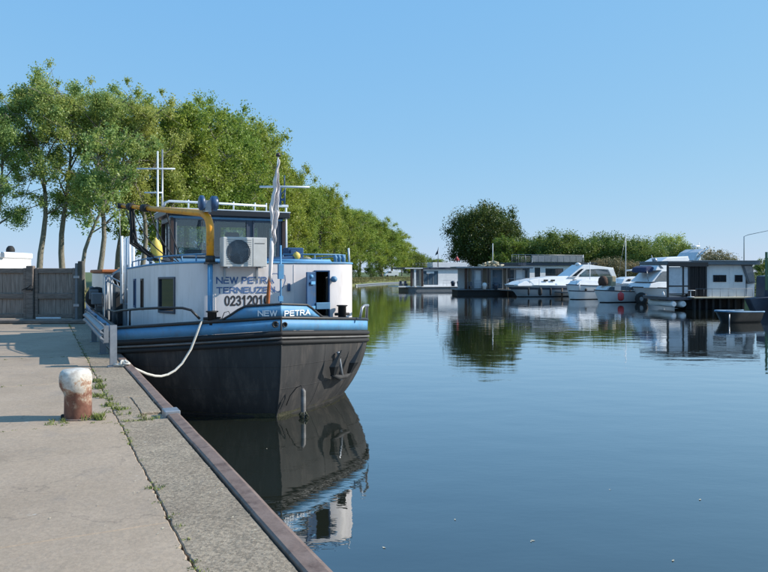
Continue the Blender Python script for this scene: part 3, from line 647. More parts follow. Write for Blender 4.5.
# deckhouse wall
HP = Path([(-1.97, 7), (-1.95, 4.8), (-1.93, 3.6), (-1.86, 2.6), (-1.58, 1.6), (-1.50, 1.43), (-1.40, 1.29), (-1.27, 1.17), (-1.08, 1.1), (1.45, 1.1), (1.62, 1.115), (1.78, 1.16), (1.92, 1.25), (2.03, 1.38), (2.1, 1.55), (2.13, 1.75), (2.13, 2.4), (2.13, 7), (-1.97, 7)])
def tilt(x, y, z): return (x, y, z-.017*max(0, y-1)*max(0, z-1.2)/1.8)
HT = 2.93
s_w0 = HP.near(-1.825, 2.475); s_w1 = HP.near(-1.62, 1.74)
sl1 = (HP.near(-1.945, 4.35), HP.near(-1.94, 4.0)); sl2 = (HP.near(-1.96, 5.6), HP.near(-1.955, 5.25))
s_d0 = HP.near(1.07, 1.1); s_d1 = HP.near(1.38, 1.1)
ops = [(s_w0, s_w1, 1.93, 2.66), (sl1[0], sl1[1], 1.92, 2.64), (sl2[0], sl2[1], 1.92, 2.64), (s_d0, s_d1, 1.75, 2.77), (HP.near(2.13, 2.5), HP.near(2.13, 3.1), 1.6, 2.66)]
mb = wall(HP, 1.24, HT, ops, .04, 1).map(tilt); house = weld(mb, 'deckhouse', 'white_paint', ship)
def pp(s): a, _ = HP.at(s); return (a.x, a.y)
o = frame(pp(s_w0), pp(s_w1), 1.925, 2.665, .045, .04, -.008).map(tilt).build('window', 'slate', house, bevel=.006)
MB().seg(pp(s_w0), pp(s_w1), 1.96, 2.63, .006, .012).map(tilt).build('pane', 'dark_glass', o)
for (s0, s1), mt in ((sl1, 'brown_frame'), (sl2, 'dark_blue')):
    o = frame(pp(s0), pp(s1), 1.915, 2.645, .05, .04, -.006).map(tilt).build('window', mt, house, bevel=.005); MB().seg(pp(s0), pp(s1), 1.95, 2.61, .008, .015).map(tilt).build('pane', 'dark_glass', o)
s0, s1 = HP.near(2.13, 2.5), HP.near(2.13, 3.1)
MB().seg(pp(s0), pp(s1), 1.6, 2.66, .03, -.012).map(tilt).build('side_door', 'blue_paint', house, bevel=.01)
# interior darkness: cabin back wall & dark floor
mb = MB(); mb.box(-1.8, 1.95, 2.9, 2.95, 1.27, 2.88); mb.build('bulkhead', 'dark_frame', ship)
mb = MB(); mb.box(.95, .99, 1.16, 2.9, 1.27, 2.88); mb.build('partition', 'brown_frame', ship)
# door, hinge edge at the port side of the opening
o = frame((1.055, 1.1), (1.395, 1.1), 1.74, 2.785, .03, .06, -.012).build('door_frame', 'dark_blue', house, bevel=.005)
dr = MB(); dr.seg((1.05, 1.05), (.77, .76), 1.80, 2.75, .035); door = dr.build('door', 'dark_blue', house, bevel=.01)
mb = MB(); mb.seg((.99, .95), (.85, .80), 2.0, 2.06, .02, .03); mb.seg((.99, .95), (.85, .80), 2.5, 2.56, .02, .03); mb.lathe([(0, -.03), (.04, -.02), (.04, .02), (0, .03)], (.90, .84, 2.66), 12, 'y'); mb.build('clamp', 'blue_paint', door)
MB().box(1.06, 1.37, .98, 1.075, 1.98, 2.12).build('door_sill_box', 'light_blue', house, bevel=.01)
mb = MB(); mb.lathe([(0, -.07), (.05, -.06), (.065, -.02), (.065, .03), (.04, .06), (0, .065)], (1.47, 1.03, 2.6), 14, 'y'); mb.build('deck_lamp', 'light_blue', house)
MB().box(.47, .53, 1.04, 1.085, 2.36, 2.52).build('latch_box', 'dark_blue', house, bevel=.01)
# rim and roof
P2 = [tilt(q.x, q.y, HT+.01) for q in HP.p[:-1]]
mb = MB(); mb.tube(P2, .022, 8); mb.build('roof_rim', 'blue_paint', house)
mb = MB(); mb.plan([(q.x, q.y) for q in HP.p[:-1]], HT, HT+.02); mb.map(tilt).build('roof', 'light_blue', house)
# lettering on the front
def on_front(mb, x0, z0): mb.v = [(x0+x, 1.096-z, z0+y) for x, y, z in mb.v]; return mb
lettering('NEW PETRA', -.96, .20, 2.52, .135, 'letter_blue', on_front, house)
lettering('TERNEUZEN', -.955, .22, 2.33, .128, 'letter_blue', on_front, house)
lettering('02312010', -.80, .10, 2.085, .205, 'letter_black', on_front, house, .17)
# shield outline painted round the flagstaff foot
sh = [(.12, 2.66), (.18, 2.72), (.27, 2.72), (.33, 2.66), (.37, 2.71), (.43, 2.68), (.44, 2.58), (.40, 2.46), (.30, 2.34), (.18, 2.40), (.12, 2.50), (.10, 2.60), (.12, 2.66)]
mb = MB()
for a, b in zip(sh, sh[1:]):
    d_ = (Vector(b)-Vector(a)); nn = Vector((-d_.y, d_.x)).normalized()*.006; a = Vector(a); b = Vector(b); mb.add([(*q[:1], 1.095, q[1]) for q in (a-nn, b-nn, b+nn, a+nn)], [(0, 1, 2, 3)])
mb.build('emblem', 'letter_blue', house)
# vertical welded edges on the front
for x in (-.98, .62): MB().box(x-.006, x+.006, 1.092, 1.1, 1.3, 2.9).build('plate_seam', 'white_paint', house)

# roof rails, port and starboard
def roofrail(pts, hgt, r=.016, posts=None, mt='light_blue'):
    pts = [Vector(tilt(x, y, HT)) for x, y in pts]; mb = MB(); mb.tube([(q.x, q.y, q.z+hgt) for q in pts], r, 7)
    for q in (posts if posts is not None else pts): 
        q = Vector(tilt(q[0], q[1], HT)) if not isinstance(q, Vector) else q
        mb.tube([(q.x, q.y, q.z), (q.x, q.y, q.z+hgt)], r*.85, 6)
    return mb
roofrail([(-1.90, 6.5), (-1.90, 5.2), (-1.86, 3.6), (-1.78, 2.7), (-1.5, 1.7), (-1.3, 1.3), (-1.02, 1.2)], .17).build('roof_rail', 'light_blue', house)
roofrail([(.10, 1.25), (.75, 1.2), (1.45, 1.2)], .05, .038).build('roof_rail', 'blue_paint', house)
roofrail([(.55, 1.6), (1.2, 1.45), (1.75, 1.45), (2.0, 1.7), (2.02, 3.2), (2.02, 5)], .20, .016).build('roof_rail', 'light_blue', house)
mb = MB()
for q in ((1.62, 1.32), (1.74, 1.4), (1.88, 1.5)): mb.lathe([(.0, 0), (.04, .0), (.035, .08), (.05, .1), (.02, .16), (0, .17)], (q[0], q[1], HT+.02), 10)
mb.build('vent_cap', 'light_blue', house)
mb = MB(); mb.tube([(2.02, 1.5, HT), (2.0, 1.5, HT+.34)], .022, 8); mb.build('rail_stanchion', 'steel_white', house)
# tarp covered hatch and blue box
mb = MB(); mb.prism([(.25, 2.93), (1.05, 2.93), (1.02, 3.02), (.85, 3.10), (.45, 3.06), (.27, 3.0)], 1.5, 2.5); mb.build('hatch_cover', 'dark_blue', house, bevel=.02)
mb = MB(); mb.box(.78, 1.15, 2.0, 2.35, 2.94, 3.28); mb.box(.83, .98, 1.97, 2.0, 3.12, 3.24); mb.build('vent_box', 'dark_blue', house, bevel=.02)
def buoy(name, label, loc, rz, r, h_, mt, tiltx=0):
    o = MB().lathe([(0, -h_/2), (r*.25, -h_/2), (r*.4, -h_*.40), (r*.85, -h_*.28), (r, -.05*h_), (r*.95, h_*.2), (r*.6, h_*.38), (r*.2, h_*.46), (r*.18, h_*.5), (0, h_*.5)], n=18).build(name, mt)
    x, y, z = loc; o.location = (SX+ca*x-sa*y, SY+sa*x+ca*y, z); o.rotation_euler = (tiltx, 0, rz); return tag(o, label, 'buoy')
buoy('buoy', 'yellow round buoy lying on the starboard side of the deckhouse roof', (.83, 1.55, 3.08), 0, .085, .2, 'buoy_yellow', .3)
buoy('fender', 'small cream fender lying beside the yellow round buoy on the roof', (1.02, 1.50, 3.01), 1.2, .06, .26, 'canvas_beige', 1.45)
buoy('fender', 'long yellow fender standing on the port side of the roof by the hoses', (-1.72, 3.55, 3.20), 0, .13, .62, 'buoy_yellow', .25)
o = MB().box(-.08, .08, -.08, .08, .12, .30).box(-.02, .02, -.02, .02, 0, .12).build('vent_cowl', 'dark_blue', None, bevel=.02); x, y = -1.75, 4.2; o.location = (SX+ca*x-sa*y, SY+sa*x+ca*y, 2.88); tag(o, 'dark blue square vent cowl on a stalk beside the long yellow fender', 'vent')

# wheelhouse
WP = Path([(-1.32, 5.6), (-1.32, 4.0), (1.32, 4.0), (1.32, 5.6), (-1.32, 5.6)])
s_ = WP.s; z0w, z1w = 2.86, 4.08
ops = [(s_[1]+.07, s_[1]+.86, 3.10, 4.0), (s_[1]+.93, s_[1]+1.76, 3.10, 3.98), (s_[1]+1.88, s_[1]+2.52, 3.10, 3.98), (.2, 1.45, 3.1, 3.95), (s_[2]+.12, s_[2]+1.4, 3.1, 3.95), (s_[3]+.15, s_[3]+1.2, 3.1, 3.95), (s_[3]+1.35, s_[3]+2.45, 3.1, 3.95)]
wh = wall(WP, z0w, z1w, ops, .05, 1).build('wheelhouse', 'slate', ship)
for k, op in enumerate(ops):
    a, _ = WP.at(op[0]+1e-4); b, _ = WP.at(op[1]-1e-4); side = -1
    o = frame(a, b, op[2], op[3], .035, .06, .0).build('window_frame', ['mid_grey', 'slate', 'slate', 'brown_frame', 'brown_frame', 'brown_frame', 'brown_frame'][k], wh, bevel=.006)
    MB().seg(a, b, op[2]+.02, op[3]-.02, .006, .02).build('pane', 'clear_glass', o)
MB().box(-1.36, -1.29, 3.95, 4.02, 2.9, 4.0).build('corner_post', 'brown_frame', wh, bevel=.01)
MB().box(1.28, 1.37, 3.95, 4.02, 2.9, 4.0).build('corner_post', 'brown_frame', wh, bevel=.01)
MB().box(-1.46, 1.46, 3.86, 5.8, 4.06, 4.19).build('roof', 'dark_frame', wh, bevel=.02, seg=2)
MB().box(-1.47, 1.47, 3.85, 5.81, 4.19, 4.215).build('roof_edge', 'steel_white', wh, bevel=.008)
MB().box(-1.38, 1.3, 3.965, 4.0, 3.99, 4.04).build('gutter', 'light_blue', wh)
# console and wheel inside
mb = MB(); mb.box(-.9, .9, 4.3, 4.8, 2.9, 3.28); mb.build('console', 'brown_frame', wh, bevel=.02)
mb = MB(); mb.box(.15, .5, 5.0, 5.1, 3.1, 3.75); mb.box(.12, .55, 4.9, 5.3, 3.05, 3.15); mb.build('helm_chair', 'canvas_blue', wh, bevel=.03)
# roof pipe rail
mb = MB(); mb.tube([(-1.5, 4.05, 4.22), (-1.47, 4.02, 4.33), (-1.38, 4.0, 4.37), (-.5, 4.0, 4.37), (.9, 4.0, 4.35)], .028, 8)
for x in (-.95, .1, .62, .9): mb.tube([(x, 4.0, 4.2), (x, 4.0, 4.42)], .018, 6)
mb.build('roof_pipe', 'steel_white', wh)
MB().box(-1.3, 1.3, 4.0, 4.01, 2.9, 2.91).build('sill', 'light_blue', wh)
# front apron of the wheelhouse in lighter paint
MB().box(-1.30, 1.30, 3.955, 3.985, 2.88, 3.06).build('apron', 'light_blue', wh, bevel=.008)

# air conditioner
t = MB().box(-.90, -.045, .76, 1.06, 2.85, 3.42).build('air_conditioner', 'ac_case', ship, bevel=.015, seg=2)
mb = MB()
for r in np.linspace(.04, .22, 7): mb.tube([(-.60+r*math.cos(a_), .752, 3.135+r*math.sin(a_)) for a_ in np.linspace(0, 6.283, 25)], .005, 4, False)
for k in range(13): z = 2.91+.038*k; mb.tube([(-.84, .755, z), (-.35, .755, z)], .003, 4)
mb.build('grille', 'mid_grey', t)
MB().lathe([(0, -.004), (.235, -.004), (.235, 0)], (-.60, .7595, 3.135), 28, 'y').build('fan_opening', 'mid_grey', t)
mb = MB()
for k in range(4): a_ = k*math.pi/2+.3; c, s_2 = math.cos(a_), math.sin(a_); mb.add([(-.60+c*.03, .753, 3.135+s_2*.03), (-.60+c*.2-s_2*.07, .757, 3.135+s_2*.2+c*.07), (-.60+c*.21+s_2*.03, .754, 3.135+s_2*.21-c*.03)], [(0, 1, 2)])
mb.build('fan_blade', 'mid_grey', t)
MB().box(-.325, -.32, .756, .765, 2.86, 3.41).build('panel_joint', 'ac_dark', t)
MB().box(-.29, -.09, .755, .762, 3.30, 3.31).build('panel_joint', 'ac_dark', t)
for x in (-.8, -.15):
    mb = MB(); mb.box(x-.02, x+.02, .74, 1.12, 2.825, 2.85); mb.box(x-.02, x+.02, 1.075, 1.098, 2.6, 2.85); mb.build('bracket', 'galv', t)

# crane: blue column, yellow bent jib
cr = MB().tube([(-1.10, .97, 1.26), (-1.10, .97, 2.97)], .05, 14).build('crane', 'blue_paint', ship)
tip = Vector((-2.42, 4.35, 4.25)); el = Vector((-1.10, .97, 3.86)); dirv = (tip-el).normalized(); pts = [(-1.10, .97, 2.97), (-1.10, .97, 3.5)]
for k in range(1, 9):
    a = k/9; p0 = Vector((-1.10, .97, 3.52)); p2 = el+dirv*.34; pts.append(tuple(p0*(1-a)**2+el*2*a*(1-a)+p2*a*a))
for k in (.34, 1.4, 2.4): pts.append(tuple(el+dirv*k))
rr = [.075]*9+[.07, .068, .062, .052]; rr = rr[:len(pts)]
j = MB().tube(pts, rr, 14).build('jib', 'yellow_paint', cr)
MB().tube([tuple(el+dirv*2.3), tuple(el+dirv*3.6)], [.045, .036], 10).build('jib_extension', 'yellow_paint', j)
mb = MB(); c = el+dirv*2.45; mb.tube([tuple(c-dirv*.09), tuple(c+dirv*.12)], .085, 12); c = el+dirv*3.1; mb.tube([tuple(c-dirv*.09), tuple(c+dirv*.09)], .085, 10)
c = el+dirv*3.55; mb.tube([tuple(c+Vector((-.08, 0, 0))), tuple(c+Vector((.08, 0, 0)))], .06, 10); mb.build('collar', 'rubber', j)
mb = MB(); mb.tube([(-1.10, .97, 2.93), (-1.10, .97, 3.06)], .095, 16); mb.box(-1.2, -.98, .87, 1.07, 2.9, 2.94); mb.build('swivel', 'black_paint', cr)
for x0, x1 in ((-1.30, -1.20), (-1.08, -.95)):
    mb = MB(); mb.lathe([(0, x0), (.12, x0), (.145, x0+.02), (.145, x1-.02), (.11, x1), (0, x1)], (0, 1.02, 4.07), 16, 'x'); mb.v = [(x, y, z) for x, y, z in mb.v]; mb.build('winch_drum', 'dark_blue', cr)
mb = MB(); mb.box(-1.2, -1.08, .95, 1.1, 3.9, 4.12); mb.lathe([(0, -1.22), (.05, -1.22), (.05, -1.06), (0, -1.06)], (0, 1.02, 4.07), 12, 'x'); mb.build('winch_bracket', 'galv', cr)
# hoses hanging from the jib
r_ = random.Random(12); base = el+dirv*3.05; mb = MB()
for k in range(9):
    dx, dy = r_.uniform(-.05, .05), r_.uniform(-.1, .1); b0 = base+Vector((dx, dy, 0)); mb.tube([tuple(b0), tuple(b0+Vector((.02, -.03, -.4))), tuple(b0+Vector((.05+dx, -.05, -.8))), (-1.70+dx, 3.45+dy, 3.0)], .022, 6)
mb.build('hose_bundle', 'rubber', cr)
for a_, b_, sag in (((-2.2, 3.75), (-1.45, 2.6), .15), ((-1.95, 3.1), (-1.42, 2.5), .1), ((-1.7, 2.5), (-1.40, 2.2), .05), ((-2.3, 4.0), (-1.5, 2.8), .3)):
    q0 = Vector((*a_, 4.12)); q1 = Vector((*b_, 2.96)); pts = [q0.lerp(q1, k/8)+Vector((-.12*math.sin(math.pi*k/8)*sag*4, 0, -sag*math.sin(math.pi*k/8))) for k in range(9)]
    MB().tube(pts, .013, 6).build('cable', 'rubber', cr)
MB().tube([tuple(tip), (tip.x+.02, tip.y, 3.6), (tip.x+.05, tip.y, 2.7)], .008, 5).build('cable', 'galv', cr)

# masts
def mast(name, x, y, z0, z1, r0, bars, mt, extra=None):
    mb = MB(); mb.tube([(x, y, z0), (x, y, z1)], [r0, r0*.7], 8); o = mb.build(name, mt, ship)
    for (z, xa, xb, r) in bars: MB().tube([(x+xa*ca, y-.04-xa*sa, z), (x+xb*ca, y-.04-xb*sa, z)], r, 7).build('crosstree', 'steel_white', o)
    return o
m1 = mast('signal_mast', -1.42, 5.5, 2.85, 5.74, .03, [(5.30, -.52, .42, .02)], 'steel_white')
m2 = mast('radio_mast', -1.30, 5.55, 2.85, 5.80, .028, [(4.72, -.45, .0, .02)], 'galv')
m3 = mast('radar_mast', 1.40, 4.0, 2.9, 4.36, .038, [], 'steel_white')
MB().box(1.17, 1.45, 3.96, 4.04, 4.34, 4.40).build('bracket', 'steel_white', m3, bevel=.01)
mb = MB(); mb.box(1.20, 1.27, 3.96, 4.02, 4.4, 4.82); mb.box(1.24, 1.36, 3.96, 4.02, 4.5, 4.55); mb.tube([(1.36, 4.0, 4.4), (1.37, 4.0, 4.78)], .02, 6); mb.tube([(1.36, 4.0, 4.82), (1.36, 4.0, 5.12)], .016, 6); mb.tube([(1.25, 4, 4.6), (1.42, 4, 4.85)], .012, 6); mb.build('aerial', 'dark_blue', m3)
MB().tube([(1.34-.60*ca, 3.97+.60*sa, 4.84), (1.34, 3.97, 4.84), (1.34+.62*ca, 3.97-.62*sa, 4.83)], .026, 8).build('radar_scanner', 'steel_white', m3)
# bow post and flagstaff
mb = MB(); mb.tube([(.03, .12, 1.9), (.03, .12, 3.25)], .018, 8); mb.box(-.02, .08, .08, .16, 2.62, 2.9); mb.box(-.01, .07, .09, .15, 2.2, 2.3); mb.build('bow_post', 'blue_paint', ship)
foot = Vector((-.10, .62, 1.75)); top = Vector((.10, .5, 4.98))
fs = MB().tube([tuple(foot), tuple(top)], [.022, .014], 8).build('flagstaff', 'steel_white', ship)
MB().lathe([(0, 0), (.045, .0), (.05, .03), (.03, .06), (0, .07)], tuple(top), 12).build('finial', 'brown_frame', fs)
MB().tube([tuple(foot.lerp(top, .02)), tuple(foot.lerp(top, .10)), tuple(foot.lerp(top, .22)), tuple(foot.lerp(top, .29))], [.03, .042, .035, .022], 8).build('rag', 'orange_rag', fs)
# limp flag: folded cloth hanging down the staff
N_, K_ = 40, 16; vs = []; r_ = random.Random(5)
for i in range(N_+1):
    v_ = i/N_; c = top.lerp(foot, .02+.50*v_); 
    wd = .03+.135*min(1, v_*1.5)*(1 if v_ < .62 else max(.12, 1-(v_-.62)*2.0))
    for k in range(K_+1):
        u_ = k/K_; fold = (.045*math.sin(u_*9+v_*5)+.018*math.sin(u_*21-v_*17))*min(1, v_*3+.1); xo = -wd*.68+wd*1.1*u_+.012*math.sin(v_*19+1)+.008*math.sin(v_*41); zb = -.04*math.sin(u_*5)*v_
        if v_ > .6: xo += .04*(v_-.6)*2
        vs.append((c.x+xo, c.y-.05+fold, c.z+zb))
mb = MB(); mb.add(vs, [(i*(K_+1)+k, i*(K_+1)+k+1, (i+1)*(K_+1)+k+1, (i+1)*(K_+1)+k) for i in range(N_) for k in range(K_)], True); o = mb.build('flag_cloth', 'flag_cloth', fs, label='limp faded white flag'); md = o.modifiers.new('thick', 'SOLIDIFY'); md.thickness = .004
a0 = top.lerp(foot, .52); mb = MB(); pts = [Vector((a0.x-.02, a0.y-.06, a0.z+.1)), Vector((a0.x-.03, a0.y-.07, a0.z-.15)), Vector((a0.x-.05, a0.y-.05, a0.z-.6)), Vector((a0.x-.04, a0.y-.03, a0.z-.75))]
mb.tube(pts, [.03, .045, .035, .012], 8); mb.build('flag_tail', 'flag_cloth', fs)

# deck fittings: bitts, rails
def bitt(x, y, h_, label=None):
    zt = ztop(y)-.05; mb = MB(); mb.lathe([(0, 0), (.085, 0), (.085, h_-.03), (.115, h_-.02), (.115, h_), (0, h_)], (x, y, zt), 18); mb.tube([(x-.16, y, zt+h_*.45), (x+.16, y, zt+h_*.45)], .03, 8); return mb.build('bitt', 'rubber', ship)
bitt(-1.14, .62, .26); bitt(1.62, .95, .34)
mb = MB(); z = lambda t: ztop(t); mb.tube([(-2.5, 6.5, 1.80), (-2.54, 4, 1.87), (-2.56, 2.4, 1.98), (-2.3, 1.5, 2.05), (-1.95, 1.08, 2.08), (-1.64, .82, 2.08), (-1.5, .74, 2.04), (-1.36, .65, 1.88)], .024, 8)
for x, y, zz in ((-2.52, 5.4, 1.83), (-2.54, 3.6, 1.90), (-2.45, 1.95, 2.01)): mb.tube([(x, y, ztop(y)), (x, y, zz)], .02, 7)
mb.build('side_rail', 'black_paint', ship)
mb = MB(); mb.tube([(2.05, 1.0, 1.76), (2.12, 1.05, 1.99), (2.2, 1.12, 2.03), (2.58, 1.75, 2.0), (2.6, 1.85, 1.96), (2.6, 1.88, 1.65)], .03, 8); mb.build('side_rail', 'galv', ship)
mb = MB(); mb.tube([(-1.0, .5, 1.85), (-.95, .45, 2.0), (-.88, .42, 2.02), (-.83, .4, 1.9)], .008, 5); mb.build('wire_loop', 'rubber', ship)

# aft port clutter: exhaust pipes, folded gangway, generator, tyre
for k, x in enumerate((-2.06, -1.96, -1.86, -1.76)):
    MB().tube([(x, 7.55+.04*(k % 2), 1.9), (x, 7.55+.04*(k % 2), 3.72-.05*(k % 2))], .042, 10).build('exhaust_pipe', 'steel_white', ship)
gen = MB().prism([(-2.1, 1.25), (-1.3, 1.25), (-1.3, 2.75), (-1.7, 2.98), (-2.1, 2.7)], 9.2, 10.2).build('generator', 'mid_grey', ship, bevel=.03)
mb = MB(); mb.prism([(-2.14, 2.55), (-1.62, 2.93), (-1.60, 2.99), (-2.14, 2.62)], 8.8, 10.25); mb.build('hood', 'light_blue', gen)
mb = MB(); mb.lathe([(.02, -.05), (.17, -.05), (.2, 0), (.17, .05), (.02, .05)], (-2.0, 8.75, 2.55), 16, 'y'); mb.build('air_filter', 'rubber', gen)
mb = MB(); p0 = Vector((-2.3, 9.0, 2.65)); p1 = Vector((-1.75, 7.3, 2.28))
for o_ in (0, -.16): mb.tube([tuple(p0+Vector((0, 0, o_))), tuple(p1+Vector((0, 0, o_)))], .022, 6)
for k in range(7): a = p0.lerp(p1, k/6); b = p0.lerp(p1, min(1, (k+.5)/6)); mb.tube([tuple(a), tuple(b+Vector((0, 0, -.16)))], .013, 5)
mb.build('folded_gangway', 'galv', ship)
mb = MB()
for x, y in ((-2.35, 9.0), (-2.2, 9.0), (-2.28, 9.3)): mb.tube([(x, y, 1.3), (x, y, 2.65)], .03, 7)
mb.build('davit', 'galv', ship)
mb = MB(); mb.box(-2.2, -1.4, 7.9, 8.5, 1.3, 2.2); mb.build('battery_box', 'rubber', ship, bevel=.03)
mb = MB(); mb.lathe([(.12, -.08), (.3, -.09), (.34, 0), (.3, .09), (.12, .08), (.12, -.08)], (-2.45, 11.1, 1.95), 20, 'y'); mb.build('tyre', 'rubber', ship)
mb = MB(); r_ = random.Random(9)
for k in range(9): x, y, z = r_.uniform(-2.6, -2.1), r_.uniform(10.5, 12), r_.uniform(1.6, 2.3); q = r_.uniform(.06, .16); mb.box(x-q, x+q, y-q, y+q, z-q*1.3, z+q)
mb.build('engine_block', 'mid_grey', ship, bevel=.02)
mb = MB(); mb.box(-2.3, 2.2, 10.6, 16, 1.25, 2.72); aft = mb.build('aft_cabin', 'ac_case', ship, bevel=.03)
MB().box(-2.36, 2.3, 10.5, 16.1, 2.72, 2.83).build('roof', 'orange_rag', aft, bevel=.03)
for k in range(3): MB().box(-2.22, -2.19, 12.1+1.3*k, 12.8+1.3*k, 1.95, 2.35).build('window', 'dark_glass', aft)
MB().box(-2.0, 2.1, 7.3, 9, 1.25, 1.9).build('hatch_coaming', 'mid_grey', ship, bevel=.02)

# mooring rope
rp = [(203, 320, 13.0), (200, 325, 12.95), (196, 336, 12.9), (191, 349, 12.85), (182, 363.5, 12.75), (175, 370.5, 12.65), (168, 374.5, 12.55), (161, 376.3, 12.45), (155, 376, 12.3), (147, 374, 12.15), (139, 370.5, 12.0), (131, 367, 11.9), (125, 366, 11.84), (119, 367, 11.8), (113.5, 367, 11.78)]
pts = [(PX(a, d), d, PZ(b, d)) for a, b, d in rp]; pts[-1] = (pts[-1][0], pts[-1][1], 1.19); pts[-2] = (pts[-2][0], pts[-2][1], 1.185)
o = MB().tube(pts, .022, 8).build('mooring_rope', 'rope_fibre'); tag(o, 'pale mooring rope sagging from the barge bow to the foot of the rail post', 'rope')
kx, ky = pts[-3][0], pts[-3][1]
mb = MB(); r_ = random.Random(1)
for k in range(5): 
    c = Vector((kx+r_.uniform(-.04, .04), ky+r_.uniform(-.04, .04), 1.20)); u_ = Vector((r_.gauss(0, 1), r_.gauss(0, 1), r_.gauss(0, 1))).normalized(); v_ = u_.orthogonal().normalized(); w_ = u_.cross(v_)
    mb.tube([tuple(c+(v_*math.cos(a_)+w_*math.sin(a_))*.05) for a_ in np.linspace(0, 6.283, 13)], .019, 6)
o2 = mb.build('knot', 'rope_fibre', o)
# ------------------------------------------------------------------ trees
def tree_mesh(seed, H, rx, zc0, nleaf, leaf, lm, limbs=16, lean=0., top_r=.35, gap=.8, low_leaf=False, fork=False):
    r = random.Random(seed); tr = MB(); cl = []
    h1 = H*.90; lx_, ly_ = lean, r.uniform(-.4, .4)
    def axis(f): return Vector((lx_*f*f*H*.3+.5*math.sin(f*5+seed)*min(1, f*3), ly_*f+.4*math.sin(f*4+seed*2)*min(1, f*3), h1*f))
    n_ = 10; tr.tube([tuple(axis(k/n_)-Vector((0, 0, .3 if k == 0 else 0))) for k in range(n_+1)], [max(.03, H*.016*(1-.9*k/n_)*(1.35 if k == 0 else 1)) for k in range(n_+1)], 7)
    for i in range(limbs):
        f = zc0/H*.75+(.95-zc0/H*.75)*((i+.5)/limbs)**.85; a0 = i*2.4+r.uniform(-.5, .5); b = axis(f)
        zrel = (b.z+H*.08-zc0)/(H-zc0); zrel = min(max(zrel, .0), 1)
        prof = (math.sin(math.pi*min(1, (zrel*.85+.15))**.9)**.7*(1-top_r)+top_r) if zrel < .97 else top_r
        ln = rx*prof*r.uniform(.75, 1.15); up = r.uniform(.25, .9)+.5*zrel
        d = Vector((math.cos(a0), math.sin(a0), up)).normalized(); e = b+d*ln*1.1; m_ = b.lerp(e, .5)+Vector((0, 0, .12*ln))
        r0 = max(.03, H*.0065*(1-.5*f)); tr.tube([tuple(b), tuple(m_), tuple(e)], [r0, r0*.6, r0*.2], 5)
        for k in range(10):
            g_ = r.uniform(.35, 1.05); c = (b.lerp(m_, g_*2) if g_ < .5 else m_.lerp(e, g_*2-1)); o = Vector((r.gauss(0, 1), r.gauss(0, 1), r.gauss(.2, .8)))*rx*.25
            tr.tube([tuple(c), tuple(c+o)], [r0*.4, .012], 4, False); cl.append((c+o, rx*.14*r.uniform(.5, 1.35)))
            if r.random() < .5: cl.append((c+o*.4+Vector((r.gauss(0, .3), r.gauss(0, .3), r.gauss(0, .3))), rx*.12*r.uniform(.5, 1.3)))
    for k in range(6): cl.append((axis(1)+Vector((r.gauss(0, rx*.18), r.gauss(0, rx*.18), r.uniform(-.2, H*.07))), rx*.17*r.uniform(.7, 1.2)))
    cl = [c for c in cl if r.random() < gap*.9]
    C = np.array([tuple(c[0]) for c in cl]); rad = np.array([c[1] for c in cl]); rs = np.random.RandomState(seed)
    wts = rad**2; idx = rs.choice(len(cl), nleaf, p=wts/wts.sum()); dirs = rs.normal(0, 1, (nleaf, 3)); dirs /= np.linalg.norm(dirs, axis=1)[:, None]
    pos = C[idx]+dirs*(rad[idx]*np.minimum(1.45, np.abs(rs.normal(0, .85, nleaf))))[:, None]*np.array([1., 1., 1.15])
    return tr, leaves_np(pos, leaf, rs)
def leaves_np(pos, leaf, rs):
    n_ = len(pos); u = rs.normal(0, 1, (n_, 3)); u /= np.linalg.norm(u, axis=1)[:, None]; q = rs.normal(0, 1, (n_, 3)); q[:, 2] *= .8
    v = np.cross(u, q); v /= np.linalg.norm(v, axis=1)[:, None]; s = leaf*rs.uniform(.55, 1.3, n_)[:, None]; u = u*s; v = v*s*.62
    return np.stack([pos-u, pos-v*.9+u*.1, pos+u, pos+v*.9+u*.1], 1).reshape(-1, 3)
def round_kind(key, seed, H, rx, z0, nleaf, leaf, lm, ncl=150, rad=.2, core=True):
    r = random.Random(seed); tr = MB(); cl = []; c0 = Vector((0, 0, (H+z0)/2)); hz = (H-z0)/2
    tr.tube([(0, 0, -.3), (0, 0, H*.35), (.2, .1, H*.75)], [H*.03, H*.022, H*.008], 8)
    for i in range(ncl):
        u = 2*(i+.5)/ncl-1; a = i*2.39996; q = math.sqrt(1-u*u); k = r.uniform(.55, .98)*(1+.10*math.sin(a*1.3+u*3)); c = c0+Vector((q*math.cos(a)*rx*k, q*math.sin(a)*rx*k, u*hz*k)); cl.append((c, rx*rad*r.uniform(.6, 1.25)))
        if i % 4 == 0: b = Vector((0, 0, H*.3+.3*(c.z-z0))); tr.tube([tuple(b), tuple(b.lerp(c, .5)+Vector((0, 0, .3))), tuple(c)], [.09, .06, .02], 5, False)
    C = np.array([tuple(c[0]) for c in cl]); rd = np.array([c[1] for c in cl]); rs = np.random.RandomState(seed); idx = rs.choice(len(cl), nleaf, p=rd**2/(rd**2).sum())
    dr_ = rs.normal(0, 1, (nleaf, 3)); dr_ /= np.linalg.norm(dr_, axis=1)[:, None]; pos = C[idx]+dr_*(rd[idx]*np.minimum(1.25, np.abs(rs.normal(0, .8, nleaf))))[:, None]
    tm = tr.mesh('trunk', 'bark'); cm = np_mesh('crown', leaves_np(pos, leaf, rs), 4); cm.materials.append(M[lm]); TREE[key] = (tm, cm, float(np.percentile(pos[:, 2], 99.6)))
TREE = {}
def make_kind(key, seed, H, rx, zc0, nleaf, leaf, lm, **k):
    tr, lv_ = tree_mesh(seed, H, rx, zc0, nleaf, leaf, lm, **k); tm = tr.mesh('trunk', 'bark'); cm = np_mesh('crown', lv_, 4); cm.materials.append(M[lm]); TREE[key] = (tm, cm, float(np.percentile(lv_[:, 2], 99.6)))
